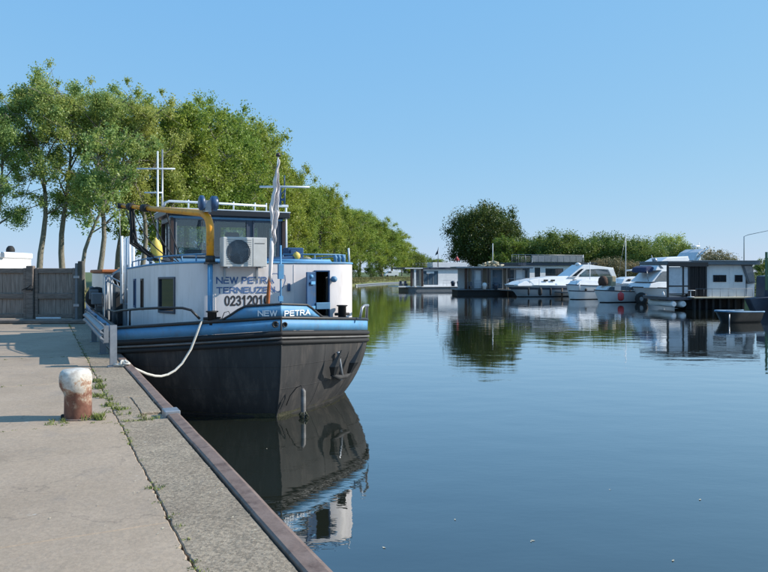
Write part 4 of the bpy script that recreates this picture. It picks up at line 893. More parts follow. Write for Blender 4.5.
def tree(key, x, y, label, group, sc=1., rz=0., z=1.05, cat='tree', name='tree', sxy=None):
    sc = sc/TREE[key][2]; t = thing(name, label, cat, (x, y, z), rz, group); t.scale = (sxy or sc, sxy or sc, sc); link('trunk', TREE[key][0], t); link('crown', TREE[key][1], t); return t
make_kind('grey1', 11, 18, 4.3, 8.2, 38000, .095, 'leaf_grey', limbs=13, lean=.1, gap=.42, top_r=.45)
make_kind('grey2', 12, 18, 4.1, 8.8, 34000, .095, 'leaf_grey', limbs=12, lean=-.12, gap=.40, top_r=.45)
make_kind('grey3', 13, 18, 4.3, 8.0, 42000, .095, 'leaf_grey', limbs=14, lean=.15, gap=.46, top_r=.45)
make_kind('lean', 17, 14, 3.6, 7.0, 12000, .13, 'leaf_grey', limbs=11, lean=.9, gap=.6)
make_kind('pop1', 21, 18, 4.6, 4.0, 60000, .12, 'leaf_pop', limbs=26, top_r=.4, gap=.95)
make_kind('pop2', 22, 18, 5.0, 3.4, 60000, .12, 'leaf_pop', limbs=26, lean=.05, top_r=.35, gap=.93)
make_kind('pop3', 23, 18, 4.4, 3.6, 58000, .12, 'leaf_pop', limbs=24, lean=-.05, top_r=.4, gap=.95)
round_kind('dome', 33, 11, 6.3, 1.0, 80000, .13, 'leaf_dark', 170, .2)
round_kind('hedge1', 41, 7.5, 3.9, .2, 26000, .13, 'leaf_hedge', 80, .24)
round_kind('hedge2', 42, 7.5, 3.6, .1, 26000, .13, 'leaf_hedge', 70, .26)
round_kind('hedgeg', 46, 7.5, 3.6, .8, 20000, .11, 'leaf_grey', 60, .22)
make_kind('lime', 43, 8, 2.6, 1.0, 12000, .13, 'leaf_lime', limbs=16, top_r=.5, gap=.9)
round_kind('bush', 44, 3, 1.6, .1, 12000, .06, 'leaf_brown', 60, .25)
make_kind('shrub', 45, 3, 1.9, .2, 7000, .10, 'leaf_hedge', limbs=12, top_r=.6, gap=1.)
GRP = 'row of trees along the left bank'
def toph(py, d): return PZ(py, d)-1.05
# sparse grey-green trees by the gate (crown top pixel rows are turned into real heights)
rowA = [('grey1', -6, 60, 96, 'loose grey-green tree at the extreme left edge behind the white container'),
        ('grey2', 40, 61, 80, 'thin-crowned tree with forked trunk just right of the white container'),
        ('grey1', 64, 63, 76, 'tall loose grey-green tree above the right gate leaf'),
        ('grey3', 98, 62, 80, 'tall green tree over the right end of the wooden gate'),
        ('grey2', 118, 68, 88, 'sparse tree with bare lower trunk left of the barge masts'),
        ('grey3', 140, 65, 93, 'yellowish green tree directly behind the barge masts'),
        ('pop1', 166, 70, 98, 'full tree right behind the crane jib of the barge'),
        ('pop2', 196, 74, 104, 'broad tree behind the left half of the wheelhouse')]
rnd = random.Random(77)
for i, (k, px, d, py, lb) in enumerate(rowA): tree(k, PX(px, d), d, lb, GRP, toph(py, d), rnd.uniform(-.4, .4) if k.startswith('grey') else rnd.uniform(0, 6.28))
tree('lean', PX(84, 58), 58, 'slender tree leaning strongly to the right behind the gate post', GRP, 13.5, 0)
rowB = [(228, 80, 110, 'tall dense green tree behind the air conditioner'), (248, 88, 119, 'dense green tree behind the flagstaff'), (264, 97, 133, 'green tree with ragged top right of the flagstaff'),
        (283, 108, 160, 'dark-topped tree behind the radar mast'), (303, 120, 182, 'lower rounded tree right of the radar mast'), (320, 134, 187, 'bushy tree above the starboard roof rail'),
        (334, 150, 195, 'full green tree above the starboard corner of the deckhouse'), (347, 168, 208, 'bank tree whose crown hangs low just right of the deckhouse'), (359, 190, 211, 'fourth tree from the right end of the left bank row'),
        (371, 214, 215, 'third tree from the right end of the left bank row'), (382, 242, 224, 'second tree from the right end of the left bank row'), (392, 270, 231, 'last full tree at the right end of the left bank row')]
for i, (px, d, py, lb) in enumerate(rowB): tree(['pop1', 'pop2', 'pop3'][i % 3], PX(px, d), d, lb, GRP, toph(py, d), rnd.uniform(0, 6.28), sxy=max(1., d/150)*.98)
# second line behind, closing the gaps
back = [(180, 92, 124), (213, 98, 130), (236, 106, 138), (258, 118, 152), (294, 138, 188), (312, 160, 196), (340, 185, 210), (352, 210, 218)]
for i, (px, d, py) in enumerate(back): tree(['pop3', 'pop1', 'pop2'][i % 3], PX(px, d), d, f'tree of the rear left-bank line, {["first","second","third","fourth","fifth","sixth","seventh","eighth"][i]} counted from the left', 'rear line of trees on the left bank', toph(py, d), rnd.uniform(0, 6.28))
low = [(402, 300, 240), (412, 330, 250), (421, 360, 255), (430, 400, 258), (438, 420, 259)]
for i, (px, d, py) in enumerate(low): tree('hedge1' if i % 2 else 'pop2', PX(px, d), d, ['small tree ending the left bank row above the far houseboat', 'low tree above the left end of the far houseboat', 'low hazy tree over the flat houseboat roof', 'distant low tree left of the small flag', 'distant low bush right of the small flag'][i], 'low trees at the canal end', toph(py, d), i, sxy=(1.9 if i % 2 else .95))
# undergrowth under the left row
for i in range(9):
    d = 108+i*19+rnd.uniform(-2, 2); px = 384+700*(-22.8+.09*d+rnd.uniform(-1.5, .8))/d
    tree('shrub', PX(px, d), d, 'low green bush under the trees of the left bank', 'bushes under the left bank trees', rnd.uniform(2., 4.), rnd.uniform(0, 6), cat='bush', name='bush')
# far shore, right
tree('dome', PX(486, 128), 128, 'large dark domed tree standing alone behind the houseboats', None, toph(206, 128), .6, sxy=1.12)
tree('lime', PX(503, 112), 112, 'light green tree in front of the right side of the dark domed tree', None, toph(236, 112), 0, sxy=.9)
tree('lime', PX(516, 113), 113, 'light green bushy tree at the left end of the hedge trees', None, toph(240, 113), 2)
hd = [(524, 238), (540, 235), (553, 233), (566, 234), (580, 235), (593, 235), (606, 236), (618, 237), (629, 240), (640, 239), (650, 244)]
for i, (px, py) in enumerate(hd):
    d = 120+rnd.uniform(-4, 4)-i*1.2; tree('hedge1' if i % 2 else 'hedge2', PX(px, d), d, f'hedge tree on the far shore, {["first","second","third","fourth","fifth","sixth","seventh","eighth","ninth","tenth","eleventh"][i]} from the left behind the boats', 'hedge trees on the far shore', toph(py, d), rnd.uniform(0, 6.28))
tree('hedgeg', PX(671, 135), 135, 'pale grey-green rounded tree behind the white cruiser', None, toph(235, 135), 1)
tree('hedge1', PX(684, 130), 130, 'small grey-green tree right of the pale rounded tree', None, toph(243, 130), 1)
tree('bush', PX(719, 70), 70, 'brownish bush above the roof of the nearest houseboat', None, toph(250, 70), 0, cat='bush', name='bush')
for px, lb in ((612, 'dry reeds'), (622, 'dry reeds'), (634, 'dry'), (645, 'dry'), (600, '')):
    tree('bush', PX(px, 95), 95, f'dry brown-green shrub behind the moored motor boats, {dict([(612,"second"),(622,"third"),(634,"fourth"),(645,"fifth"),(600,"first")])[px]} from the left', 'dry shrubs behind the motor boats', rnd.uniform(2.8, 3.6), px, cat='bush', name='bush', sxy=1.3)
# ------------------------------------------------------------------ houseboats and boats along the right shore
class L:                                             # local frame at a moored craft: metres right of and above its base
    def __init__(s, px0, d, cat, name, label, rz=0., group=None):
        s.d = d; s.p = px0; s.t = thing(name, label, cat, (PX(px0, d), d, 0), rz+(.33 if cat in ('houseboat', 'yacht', 'boat') else 0), group)
    def x(s, px): return (px-s.p)/F*s.d*1.03
    def z(s, py): return PZ(py, s.d)
    def box(s, name, mt, p0, p1, q0, q1, y0, y1, parent=None, bevel=0., label=None):
        a, b = sorted((s.z(q0), s.z(q1))); return MB().box(s.x(p0), s.x(p1), y0, y1, a, b).build(name, mt, parent or s.t, bevel=bevel, label=label)
    def win(s, p0, p1, q0, q1, y, fm='dark_frame', gm_='dark_glass', fw=.05, parent=None, bars=0):
        a, b = sorted((s.z(q0), s.z(q1))); o = frame((s.x(p0), y), (s.x(p1), y), a, b, fw, .08).build('window', fm, parent or s.t)
        MB().box(s.x(p0)+.01, s.x(p1)-.01, y-.005, y+.01, a+.01, b-.01).build('pane', gm_, o)
        for k in range(bars):
            xx = s.x(p0)+(s.x(p1)-s.x(p0))*(k+1)/(bars+1); MB().box(xx-.02, xx+.02, y-.03, y+.03, a+.03, b-.03).build('glazing_bar', fm, o)
        return o
    def rail(s, p0, p1, q0, q1, y, n_=6, r=.02, mt='galv', mid=1):
        z0, z1 = s.z(q1), s.z(q0); mb = MB(); mb.tube([(s.x(p0), y, z1), (s.x(p1), y, z1)], r, 6)
        for k in range(mid): zz = z0+(z1-z0)*(k+1)/(mid+1); mb.tube([(s.x(p0), y, zz), (s.x(p1), y, zz)], r*.6, 5)
        for k in range(n_+1): xx = s.x(p0)+(s.x(p1)-s.x(p0))*k/n_; mb.tube([(xx, y, z0), (xx, y, z1)], r*.8, 5)
        return mb.build('railing', mt, s.t)
# A: farthest, flat roofed with blue-grey glass doors
a = L(395, 101, 'houseboat', 'houseboat', 'farthest flat-roofed white houseboat with blue-grey glass doors', 0, 'houseboats along the right shore')
pon = MB(); pon.plan([(a.x(408), -.3), (a.x(414), -.55), (a.x(474), -.55), (a.x(476), 3.8), (a.x(408), 3.8)], -.3, a.z(287.2)); pon.build('pontoon', 'mid_grey', a.t, bevel=.05)
a.box('deck', 'plain_white', 397, 478, 286.2, 287.2, -.7, 4)
hw = Path([(a.x(423), .0), (a.x(464), .0), (a.x(464), 3.4), (a.x(423), 3.4), (a.x(423), 0)]); w1 = a.x(424.5)-a.x(423), a.x(440.5)-a.x(423)
wl = wall(hw, a.z(286.2), a.z(269), [(w1[0], w1[1], a.z(285.2), a.z(270.8))], .1, 1).build('wall', 'plain_white', a.t)
for k in range(3):
    p = 424.5+k*16/3; a.win(p, p+16/3, 270.8, 285.2, .03, 'mid_grey', 'blue_glass', .07)
a.box('panel', 'plain_white', 428, 436, 271.5, 273.6, -.03, -.01)
a.box('roof', 'slate', 423, 478, 267.4, 269, -.3, 3.8, bevel=.02); a.box('porch_roof', 'slate', 401, 423, 267.4, 269, -1.1, 3.8, bevel=.02); a.box('roof_edge', 'plain_white', 402.5, 421, 267.9, 268.7, -1.14, -1.1)
for p, mt in ((410, 'brown_frame'), (413.6, 'plain_white'), (421.3, 'brown_frame')): a.box('post', mt, p-.9, p+.9, 286.2, 269, -.9, -.7)
a.box('screen', 'hazy_glass', 413.5, 421, 285, 270, .3, .35)
a.rail(398, 423, 281, 286.2, -.65, 6); a.rail(444, 464, 280.5, 286.2, -.65, 5)
a.box('parapet', 'plain_white', 437.5, 475, 262, 267.3, 1.0, 3.2, bevel=.03); a.rail(416, 437, 263, 267.3, .9, 6, .018)
MB().tube([(a.x(442), .5, a.z(267)), (a.x(442), .5, a.z(250))], .04, 6).build('mast', 'mid_grey', a.t)
for p in (400, 405): MB().box(a.x(p)-.2, a.x(p)+.2, -.6, -.2, a.z(286), a.z(283.8)).box(a.x(p)-.2, a.x(p)+.2, -.25, -.2, a.z(283.8), a.z(281)).build('deck_chair', 'slate', a.t)
f_ = thing('flag', 'small dark flag on a leaning staff above the farthest houseboat', 'flag', (PX(437.5, 102.5), 102.5, PZ(262, 102.5)))
MB().tube([(0, 0, -.7), (.15, 0, 2.2)], .03, 6).build('staff', 'galv', f_); MB().prism([(.13, 2.2), (.1, 1.2), (-.35, .95), (-.25, 1.3), (.0, 1.7)], -.01, .01).build('cloth', 'slate', f_)
pr = thing('parasol', 'small closed red parasol standing on the white roof parapet', 'parasol', (PX(457, 103), 103, PZ(262.3, 103))); MB().lathe([(.03, 0), (.03, .2), (.38, .3), (.05, .85), (0, .9)], n=10).build('canopy', 'far_red', pr)
for i, (p, lb) in enumerate(((453, 'dark planter beside the white wall of the farthest houseboat'), (459, 'second dark planter on the deck of the farthest houseboat'))):
    o = MB().lathe([(0, 0), (.22, 0), (.3, .45), (.34, .55), (.25, .75), (0, .8)], n=10).build('planter', 'slate'); o.location = (PX(p, 100.3), 100.3, PZ(286.2, 101)); tag(o, lb, 'planter', 'planters on the farthest houseboat')

# B: brown posts and glass walls
b_ = L(456, 87, 'houseboat', 'houseboat', 'houseboat with brown posts and glass walls under a low grey roof', -.27, 'houseboats along the right shore')
b_.box('pontoon', 'rubber', 457, 527, 295, 290.2, -.3, 4); b_.box('deck', 'mid_grey', 455.5, 528, 290.2, 289.2, -.6, 4.2, bevel=.03)
b_.box('rear_wall', 'plain_white', 462, 528, 289.2, 268.4, 3.2, 3.3)
b_.box('roof', 'mid_grey', 455, 530, 268.4, 266.6, -1.0, 4, bevel=.03); b_.box('roof_edge', 'galv', 455, 530, 267.8, 266.9, -1.04, -1.0)
for p0, p1, mt in ((464, 466.5, 'canvas_brown'), (467.5, 469.5, 'brown_wood'), (471, 473, 'mid_grey'), (482, 485.5, 'brown_wood'), (486.5, 488, 'brown_frame'), (489.3, 491, 'mid_grey'), (502, 504.5, 'brown_wood'), (506, 508.5, 'brown_frame'), (525.5, 527.5, 'mid_grey')):
    b_.box('post', mt, p0, p1, 289.2, 268.4, -.5, -.3)
for p0, p1, gl_ in ((473.5, 481.5, 'screen_white'), (491.5, 501.5, 'blue_glass'), (509, 513.5, 'dark_glass'), (514.5, 524.5, 'screen_white')): b_.win(p0, p1, 269.5, 288.8, .1, 'mid_grey', gl_, .06)
for p0, p1, q0, q1 in ((475.3, 480, 271, 280), (515.5, 521, 269.8, 279)): b_.box('blind', 'plain_white', p0, p1, q0, q1, .05, .08)
b_.rail(472, 526, 283.5, 289.2, -.55, 12, .018)
r_ = random.Random(6); mb = MB()
for k in range(60):
    u = r_.uniform(-1, 1); x0 = b_.x(491)+u*1.45; hh = (1-abs(u)**1.6)*.75; y0 = r_.uniform(.0, 1.2); zz = b_.z(266.6)+.03+r_.uniform(0, hh); an = r_.uniform(0, 3.1); q = r_.uniform(.15, .4)
    mb.tube([(x0-q*math.cos(an), y0, zz-q*.3), (x0+q*math.cos(an), y0+q*math.sin(an), zz+q*.2)], .07, 5)
o = mb.build('brushwood', 'leaf_litter', None); o.location = b_.t.location; tag(o, 'heap of pale cut reeds and brushwood lying on the low grey houseboat roof', 'brushwood')
MB().tube([(b_.x(493.8), 1, b_.z(267)), (b_.x(493.8), 1, b_.z(243))], .045, 6).build('mast', 'plain_white', b_.t)
for p, lb in ((496, 'dark potted plant on the deck in front of the blue glass wall'), (484.5, 'white life buoy box by the brown post of the second houseboat')):
    o = MB().lathe([(0, 0), (.2, 0), (.26, .35), (.34, .5), (.2, .8), (0, .85)], n=10).build('deck_pot', 'slate' if p > 490 else 'plain_white'); o.location = (PX(p, 86.6), 86.6, PZ(289.2, 87)); tag(o, lb, 'pot')

# C: long one with roof terrace
c_ = L(505, 90, 'houseboat', 'houseboat', 'long white houseboat with a glass-railed roof terrace behind the motor yacht', 0, 'houseboats along the right shore')
c_.box('pontoon', 'mid_grey', 522, 612, 293, 288, -.2, 5, bevel=.04)
cw = Path([(c_.x(522), .2), (c_.x(612), .2), (c_.x(612), 4.6), (c_.x(522), 4.6), (c_.x(522), .2)]); X0 = c_.x(522)
ops = [(c_.x(p0)-X0, c_.x(p1)-X0, c_.z(q1), c_.z(q0)) for p0, p1, q0, q1 in ((524, 533, 268, 282), (538.8, 545, 267.5, 282), (551, 571.5, 268.3, 276), (582, 592, 268.3, 276))]
wall(cw, c_.z(288), c_.z(265.4), ops, .12, 1).build('wall', 'plain_white', c_.t)
for p0, p1, q0, q1, bn in ((524, 533, 268, 282, 1), (538.8, 545, 267.5, 282, 0), (551, 571.5, 268.3, 276, 2), (582, 592, 268.3, 276, 1)): c_.win(p0, p1, q0, q1, .24, 'dark_frame', 'dark_glass', .06, None, bn)
c_.box('roof', 'slate', 519, 614, 265.4, 262.4, -.2, 5, bevel=.03)
for k in range(8): 
    p = 533+7.2*k; z0_, z1_ = c_.z(261.8), c_.z(255.2); MB().box(c_.x(p)+.03, c_.x(p+7.2)-.03, -.42, -.40, z0_, z1_).build('glass_panel', 'hazy_glass', c_.t)
c_.rail(511, 591, 254.6, 262.4, -.38, 11, .03, 'galv', 0); c_.rail(511, 532, 256.5, 262.4, -.34, 4, .018, 'galv', 3)
MB().tube([(c_.x(591), -.38, c_.z(254.6)), (c_.x(594), -.38, c_.z(262))], .03, 6).build('stair_rail', 'galv', c_.t)
MB().tube([(c_.x(594), 0, c_.z(262.4)), (c_.x(594), 0, c_.z(254))], .05, 6).build('mast', 'plain_white', c_.t)

# hull builder: bow at local x=0, stern at x=Ln
def hull_sections(Ln, B, zb, zs, rake=1.2, draft=.3, flare=.8, n_=18, fine=1.0):
    rows = []
    for i in range(n_+1):
        s = (i/n_)**1.25; x = s*Ln; k = min(1, s/.5); b = B/2*(1-(1-k)**(2.0*fine))**.8+.02; zsheer = zs+(zb-zs)*(1-s)**2; rk = rake*(1-min(1, s*2.2))**2
        rows.append([(x+rk*1.15, 0., -draft), (x+rk, b*flare*.75, -.02), (x+rk*.75, b*flare, zsheer*.35), (x, b, zsheer)])
    return rows
def hull_build(t, Ln, B, zb, zs, mt, rub='slate', stripe=None, **k):
    rows = hull_sections(Ln, B, zb, zs, **k); vs = []; fs = []; n_ = len(rows); q = 4
    for sg in (-1, 1):
        for rw in rows: vs += [(x, sg*y, z) for x, y, z in rw]
    for g_ in (0, 1):
        for i in range(n_-1):
            for j in range(q-1): o = g_*n_*q; fs.append((o+i*q+j, o+(i+1)*q+j, o+(i+1)*q+j+1, o+i*q+j+1))
    for j in range(q-1): fs.append(((n_-1)*q+j, (2*n_-1)*q+j, (2*n_-1)*q+j+1, (n_-1)*q+j+1)); fs.append((j, n_*q+j, n_*q+j+1, j+1))
    mb = MB(); mb.add(vs, fs, True); hl = weld(mb, 'hull', mt, t)
    top = [(rw[3][0], -rw[3][1], rw[3][2]) for rw in rows]; tp2 = [(x, -y, z) for x, y, z in top]
    dv = []
    for (x, y, z) in top: dv += [(x, y*.97, z-.03), (x, -y*.97, z-.03)]
    mb = MB(); mb.add(dv, [(2*i, 2*i+1, 2*i+3, 2*i+2) for i in range(len(top)-1)]); mb.build('deck', 'slate' if mt == 'black_paint' else 'gelcoat', t)
    mb = MB(); mb.tube([top[0]]+top[1:], .045, 6); mb.build('gunwale', rub, hl); mb = MB(); mb.tube(tp2, .045, 6); mb.build('gunwale', rub, hl)
    if stripe:
        z0, z1, sm_ = stripe; vs = []
        for rw in rows:
            for zf in (z0, z1):
                (x2, y2, z2), (x3, y3, z3) = rw[2], rw[3]; f = (zf*z3-z2)/(z3-z2); vs.append((x2+(x3-x2)*f-.003, -(y2+(y3-y2)*f)-.012, z2+(z3-z2)*f))
        mb = MB(); mb.add(vs, [(2*i, 2*i+2, 2*i+3, 2*i+1) for i in range(len(rows)-1)], True); mb.build('stripe', sm_, hl)
    vs = []
    for rw in rows:
        (x1, y1, z1), (x2, y2, z2) = rw[1], rw[2]
        for zf in (-.04, .07): f = (zf-z1)/(z2-z1); vs.append((x1+(x2-x1)*f, -(y1+(y2-y1)*f)-.008, zf))
    mb = MB(); mb.add(vs, [(2*i, 2*i+2, 2*i+3, 2*i+1) for i in range(len(rows)-1)], True); mb.build('waterline_band', 'rubber', hl)
    return hl
def cabin(t, prof, hw_, name='cabin', mt='gelcoat', bev=.06, inset=0.0):
    # side profile pulled across, narrower towards the top
    zlo = min(z for _, z in prof); zhi = max(z for _, z in prof); mb = MB(); mb.prism(prof, -hw_, hw_)
    mb.map(lambda x, y, z: (x, y*(1-inset*(z-zlo)/(zhi-zlo+1e-6)), z)); return mb.build(name, mt, t, bevel=bev, seg=2)
def sidewin(t, poly, y, mt='dark_glass', name='window', parent=None):
    mb = MB(); mb.prism(poly, y-.02, y+.02); return mb.build(name, mt, parent or t)
def fender(x, y, z, r, h_, label, mt='rubber', grp=None):
    o = MB().lathe([(0, -h_/2), (r*.7, -h_*.42), (r, -h_*.25), (r, h_*.25), (r*.7, h_*.4), (r*.2, h_*.47), (r*.2, h_*.55), (0, h_*.56)], n=12).build('fender', mt); o.location = (x, y, z); return tag(o, label, 'fender', grp)

# motor yacht
y_ = L(505, 77, 'yacht', 'motor_yacht', 'long white motor yacht with grey hull and three dark fenders', 0.03)
x = y_.x; z = y_.z
hull_build(y_.t, x(630), 3.8, z(284.6), z(286), 'grey_hull', 'plain_white', (.62, .80, 'slate'), rake=1.6)
cabin(y_.t, [(x(512), z(284.5)), (x(519), z(281.5)), (x(532), z(279)), (x(548), z(277)), (x(585), z(275.5)), (x(628), z(277)), (x(630), z(286)), (x(512), z(286))], 1.35, inset=.25, bev=.08)
for p in (543.5, 551.5, 577): sidewin(y_.t, [(x(p)-.28, z(281.4)), (x(p)+.28, z(281.4)), (x(p)+.33, z(279.6)), (x(p)-.22, z(279.6))], -1.29, name='porthole')
cb = cabin(y_.t, [(x(570), z(277.5)), (x(584), z(268)), (x(589), z(264.6)), (x(596), z(264.3)), (x(612), z(266.2)), (x(625), z(267.5)), (x(626), z(269.8)), (x(606), z(269)), (x(592), z(269.5)), (x(580), z(277.5))], 1.25, 'hardtop', inset=.12, bev=.05)
sidewin(y_.t, [(x(574.5), z(276.2)), (x(585.3), z(268.8)), (x(588.5), z(268.6)), (x(579.5), z(276.2))], -1.25, 'dark_glass', 'windshield')
sidewin(y_.t, [(x(583), z(277)), (x(592), z(270.5)), (x(606), z(269.8)), (x(620), z(272)), (x(622), z(277))], -1.05, 'clear_glass', 'side_glass')
cabin(y_.t, [(x(618), z(269)), (x(625), z(269)), (x(629), z(278)), (x(624), z(278))], 1.2, 'arch', bev=.03)
mb = MB(); mb.lathe([(0, 0), (.3, .02), (.35, .12), (.2, .25), (0, .3)], (x(589.5), 0, z(264.8)), 12); mb.tube([(x(602), 0, z(265)), (x(602), 0, z(262.5))], .05, 6); mb.build('radar_dome', 'plain_white', y_.t)
mb = MB(); pts = [(x(508), -.35, z(284.5)+.0), (x(507), -.3, z(278.8)), (x(516), -.9, z(278.4)), (x(535), -1.5, z(278))]; mb.tube(pts[1:], .022, 5)
for q in ((x(507), -.3), (x(516), -.9), (x(526), -1.25), (x(535), -1.5)): mb.tube([(q[0], q[1], z(285)), (q[0], q[1], z(278.5))], .018, 5)
mb.build('bow_rail', 'galv', y_.t)
for p, r0, lb in ((528.5, .10, 'slim dark fender nearest the bow of the long motor yacht'), (540, .22, 'thick dark fender amidships on the long motor yacht'), (550.5, .12, 'slim fender hanging aft of the thick one on the motor yacht')):
    fender(PX(p, 75.2), 75.15, PZ(291.5, 75.2), r0, .95, lb, grp='fenders of the motor yacht')
# boat 2
w_ = L(567, 70, 'boat', 'motor_boat', 'small white motor boat with a blue-white hull moored beside the long yacht', .04, 'small motor boats at the right shore')
x = w_.x; z = w_.z; hull_build(w_.t, x(602), 2.3, z(284.5), z(285.5), 'gelcoat', 'slate', (.55, .62, 'slate'), rake=.35, fine=1.4)
cabin(w_.t, [(x(572), z(285)), (x(577), z(281)), (x(585), z(279.5)), (x(600), z(280)), (x(601), z(286))], .8, inset=.2)
MB().lathe([(0, -.02), (.13, -.02), (.13, .02), (0, .02)], (x(581), -1.12, z(289.5)), 14, 'y').build('porthole', 'rubber', w_.t)
mb = MB(); mb.tube([(x(571), -.9, z(284.5)), (x(571.5), -.9, z(280.5)), (x(580), -1.05, z(280))], .02, 5); mb.build('rail', 'galv', w_.t); MB().tube([(x(573), -1.16, z(283)), (x(573), -1.16, z(290))], .06, 8).build('side_fender', 'plain_white', w_.t)
# boat 3: open boat with covers
v_ = L(595, 63, 'boat', 'motor_boat', 'white open motor boat with brown cover and a red ball fender', .02, 'small motor boats at the right shore')
x = v_.x; z = v_.z; hull_build(v_.t, x(641), 2.3, z(290), z(291.5), 'gelcoat', 'black_paint', None, rake=.5, fine=1.5)
cabin(v_.t, [(x(600), z(291)), (x(604), z(286.5)), (x(608), z(286)), (x(608.5), z(292))], .75, 'coaming', bev=.03)
sidewin(v_.t, [(x(602.5), z(290.5)), (x(606), z(286.8)), (x(611), z(286.8)), (x(611), z(290.5))], -.82, 'blue_glass', 'windscreen')
mb = MB(); mb.lathe([(0, 0), (.38, .08), (.46, .35), (.4, .7), (.2, .92), (0, .95)], (x(604.5), 0, z(286.3)), 12); mb.build('motor_cover', 'canvas_brown', v_.t)
MB().box(x(610.5), x(615.5), -.5, .5, z(286.3), z(276)).build('upright_cover', 'canvas_beige', v_.t, bevel=.08, seg=2)
mb = MB()
for p in (617.5, 624, 631, 636): mb.tube([(x(p), -.95, z(291)), (x(p), -.95, z(285.5))], .02, 5)
mb.tube([(x(609), -.95, z(285.8)), (x(636), -.95, z(285.3))], .024, 6); mb.build('railing', 'galv', v_.t)
sidewin(v_.t, [(x(618), z(290.5)), (x(618), z(286.3)), (x(635), z(286)), (x(635), z(290.5))], -.9, 'hazy_glass', 'spray_screen')
fender(PX(621, 61.5), 61.55, PZ(296.5, 61.5), .27, .8, 'round red ball fender hanging on the white open boat', 'red_fender')
# small cabin boat behind boat 3
u_ = L(612, 74, 'boat', 'motor_boat', 'white cabin boat partly hidden behind the open boat with the brown cover', 0, 'small motor boats at the right shore')
x = u_.x; z = u_.z; hull_build(u_.t, x(648), 2.6, z(283), z(284), 'gelcoat', 'plain_white', None, rake=.5)
cabin(u_.t, [(x(616), z(284)), (x(620), z(279)), (x(627), z(277)), (x(642), z(276.5)), (x(644), z(284))], .95, inset=.15); sidewin(u_.t, [(x(622), z(281)), (x(624), z(279)), (x(627), z(279)), (x(627), z(281))], -.93)
sidewin(u_.t, [(x(630), z(281)), (x(630), z(278.5)), (x(640), z(278.2)), (x(640), z(281))], -.93)
MB().tube([(x(628), 0, z(277)), (x(628), 0, z(233))], [.06, .03], 6).build('mast', 'plain_white', u_.t); MB().tube([(x(628), 0, z(270.5)), (x(643), 0, z(269.5))], .08, 8).build('boom', 'plain_white', u_.t)
MB().tube([(x(628), 0, z(235)), (x(618), 0, z(282))], .012, 4).build('stay', 'galv', u_.t)
# boat 4: white cruiser
k_ = L(634, 62, 'boat', 'cabin_cruiser', 'large white cabin cruiser with black rubbing strip next to the nearest houseboat', .02)
x = k_.x; z = k_.z; hull_build(k_.t, x(712), 3.6, z(287), z(288.5), 'gelcoat', 'rubber', None, rake=.9, draft=.4, fine=1.5)
cabin(k_.t, [(x(638), z(287.5)), (x(641), z(283.5)), (x(650), z(281.5)), (x(700), z(281)), (x(702), z(289))], 1.5, inset=.1)
cabin(k_.t, [(x(642), z(281.8)), (x(655), z(270)), (x(700), z(269)), (x(701), z(281.5))], 1.38, 'wheelhouse', 'gelcoat', inset=.08)
sidewin(k_.t, [(x(645.5), z(281)), (x(655.5), z(271.5)), (x(663), z(271.3)), (x(663), z(281))], -1.37, 'hazy_glass', 'windshield')
for p in (665, 671.5, 678): sidewin(k_.t, [(x(p), z(279.5)), (x(p), z(271.8)), (x(p+5), z(271.8)), (x(p+5), z(279.5))], -1.37, 'dark_glass')
cabin(k_.t, [(x(648), z(270.5)), (x(653), z(263)), (x(664), z(257.5)), (x(690), z(256)), (x(694), z(269.5))], 1.25, 'flybridge', inset=.2)
sidewin(k_.t, [(x(652.5), z(263.5)), (x(658), z(268.5)), (x(654), z(269))], -1.2, 'blue_glass', 'fly_window')
mb = MB(); mb.prism([(x(638.5), z(272)), (x(640), z(267.5)), (x(646), z(265.6)), (x(650), z(267.5)), (x(648), z(271.5)), (x(643), z(272.8))], -.9, .9); o = mb.build('folded_bimini', 'canvas_blue', k_.t, bevel=.1, seg=2)
mb = MB(); mb.tube([(x(641), -.9, z(271)), (x(643), -.9, z(283))], .025, 5); mb.tube([(x(648), -.9, z(271)), (x(650), -.9, z(270))], .025, 5); mb.build('bimini_frame', 'galv', k_.t)
mb = MB(); mb.lathe([(0, 0), (.2, .05), (.22, .2), (.1, .35), (0, .4)], (x(656), -.3, z(262)), 10); mb.tube([(x(657), 0, z(263)), (x(655), 0, z(255))], .04, 6); mb.build('searchlight', 'galv', k_.t)
fender(PX(663.5, 60), 60.05, PZ(296, 60), .12, .75, 'white fender hanging at the stern of the white cabin cruiser', 'plain_white')
mb = MB(); mb.lathe([(.2, -.1), (.5, -.12), (.58, 0), (.5, .12), (.2, .1), (.2, -.1)], n=18, axis='x'); o = mb.build('tyre_fender', 'rubber'); o.location = (PX(644, 60.6), 61.2, PZ(299, 61)); o.rotation_euler = (0, 0, .9); tag(o, 'black tyre fender at the waterline under the bow of the white cruiser', 'fender')
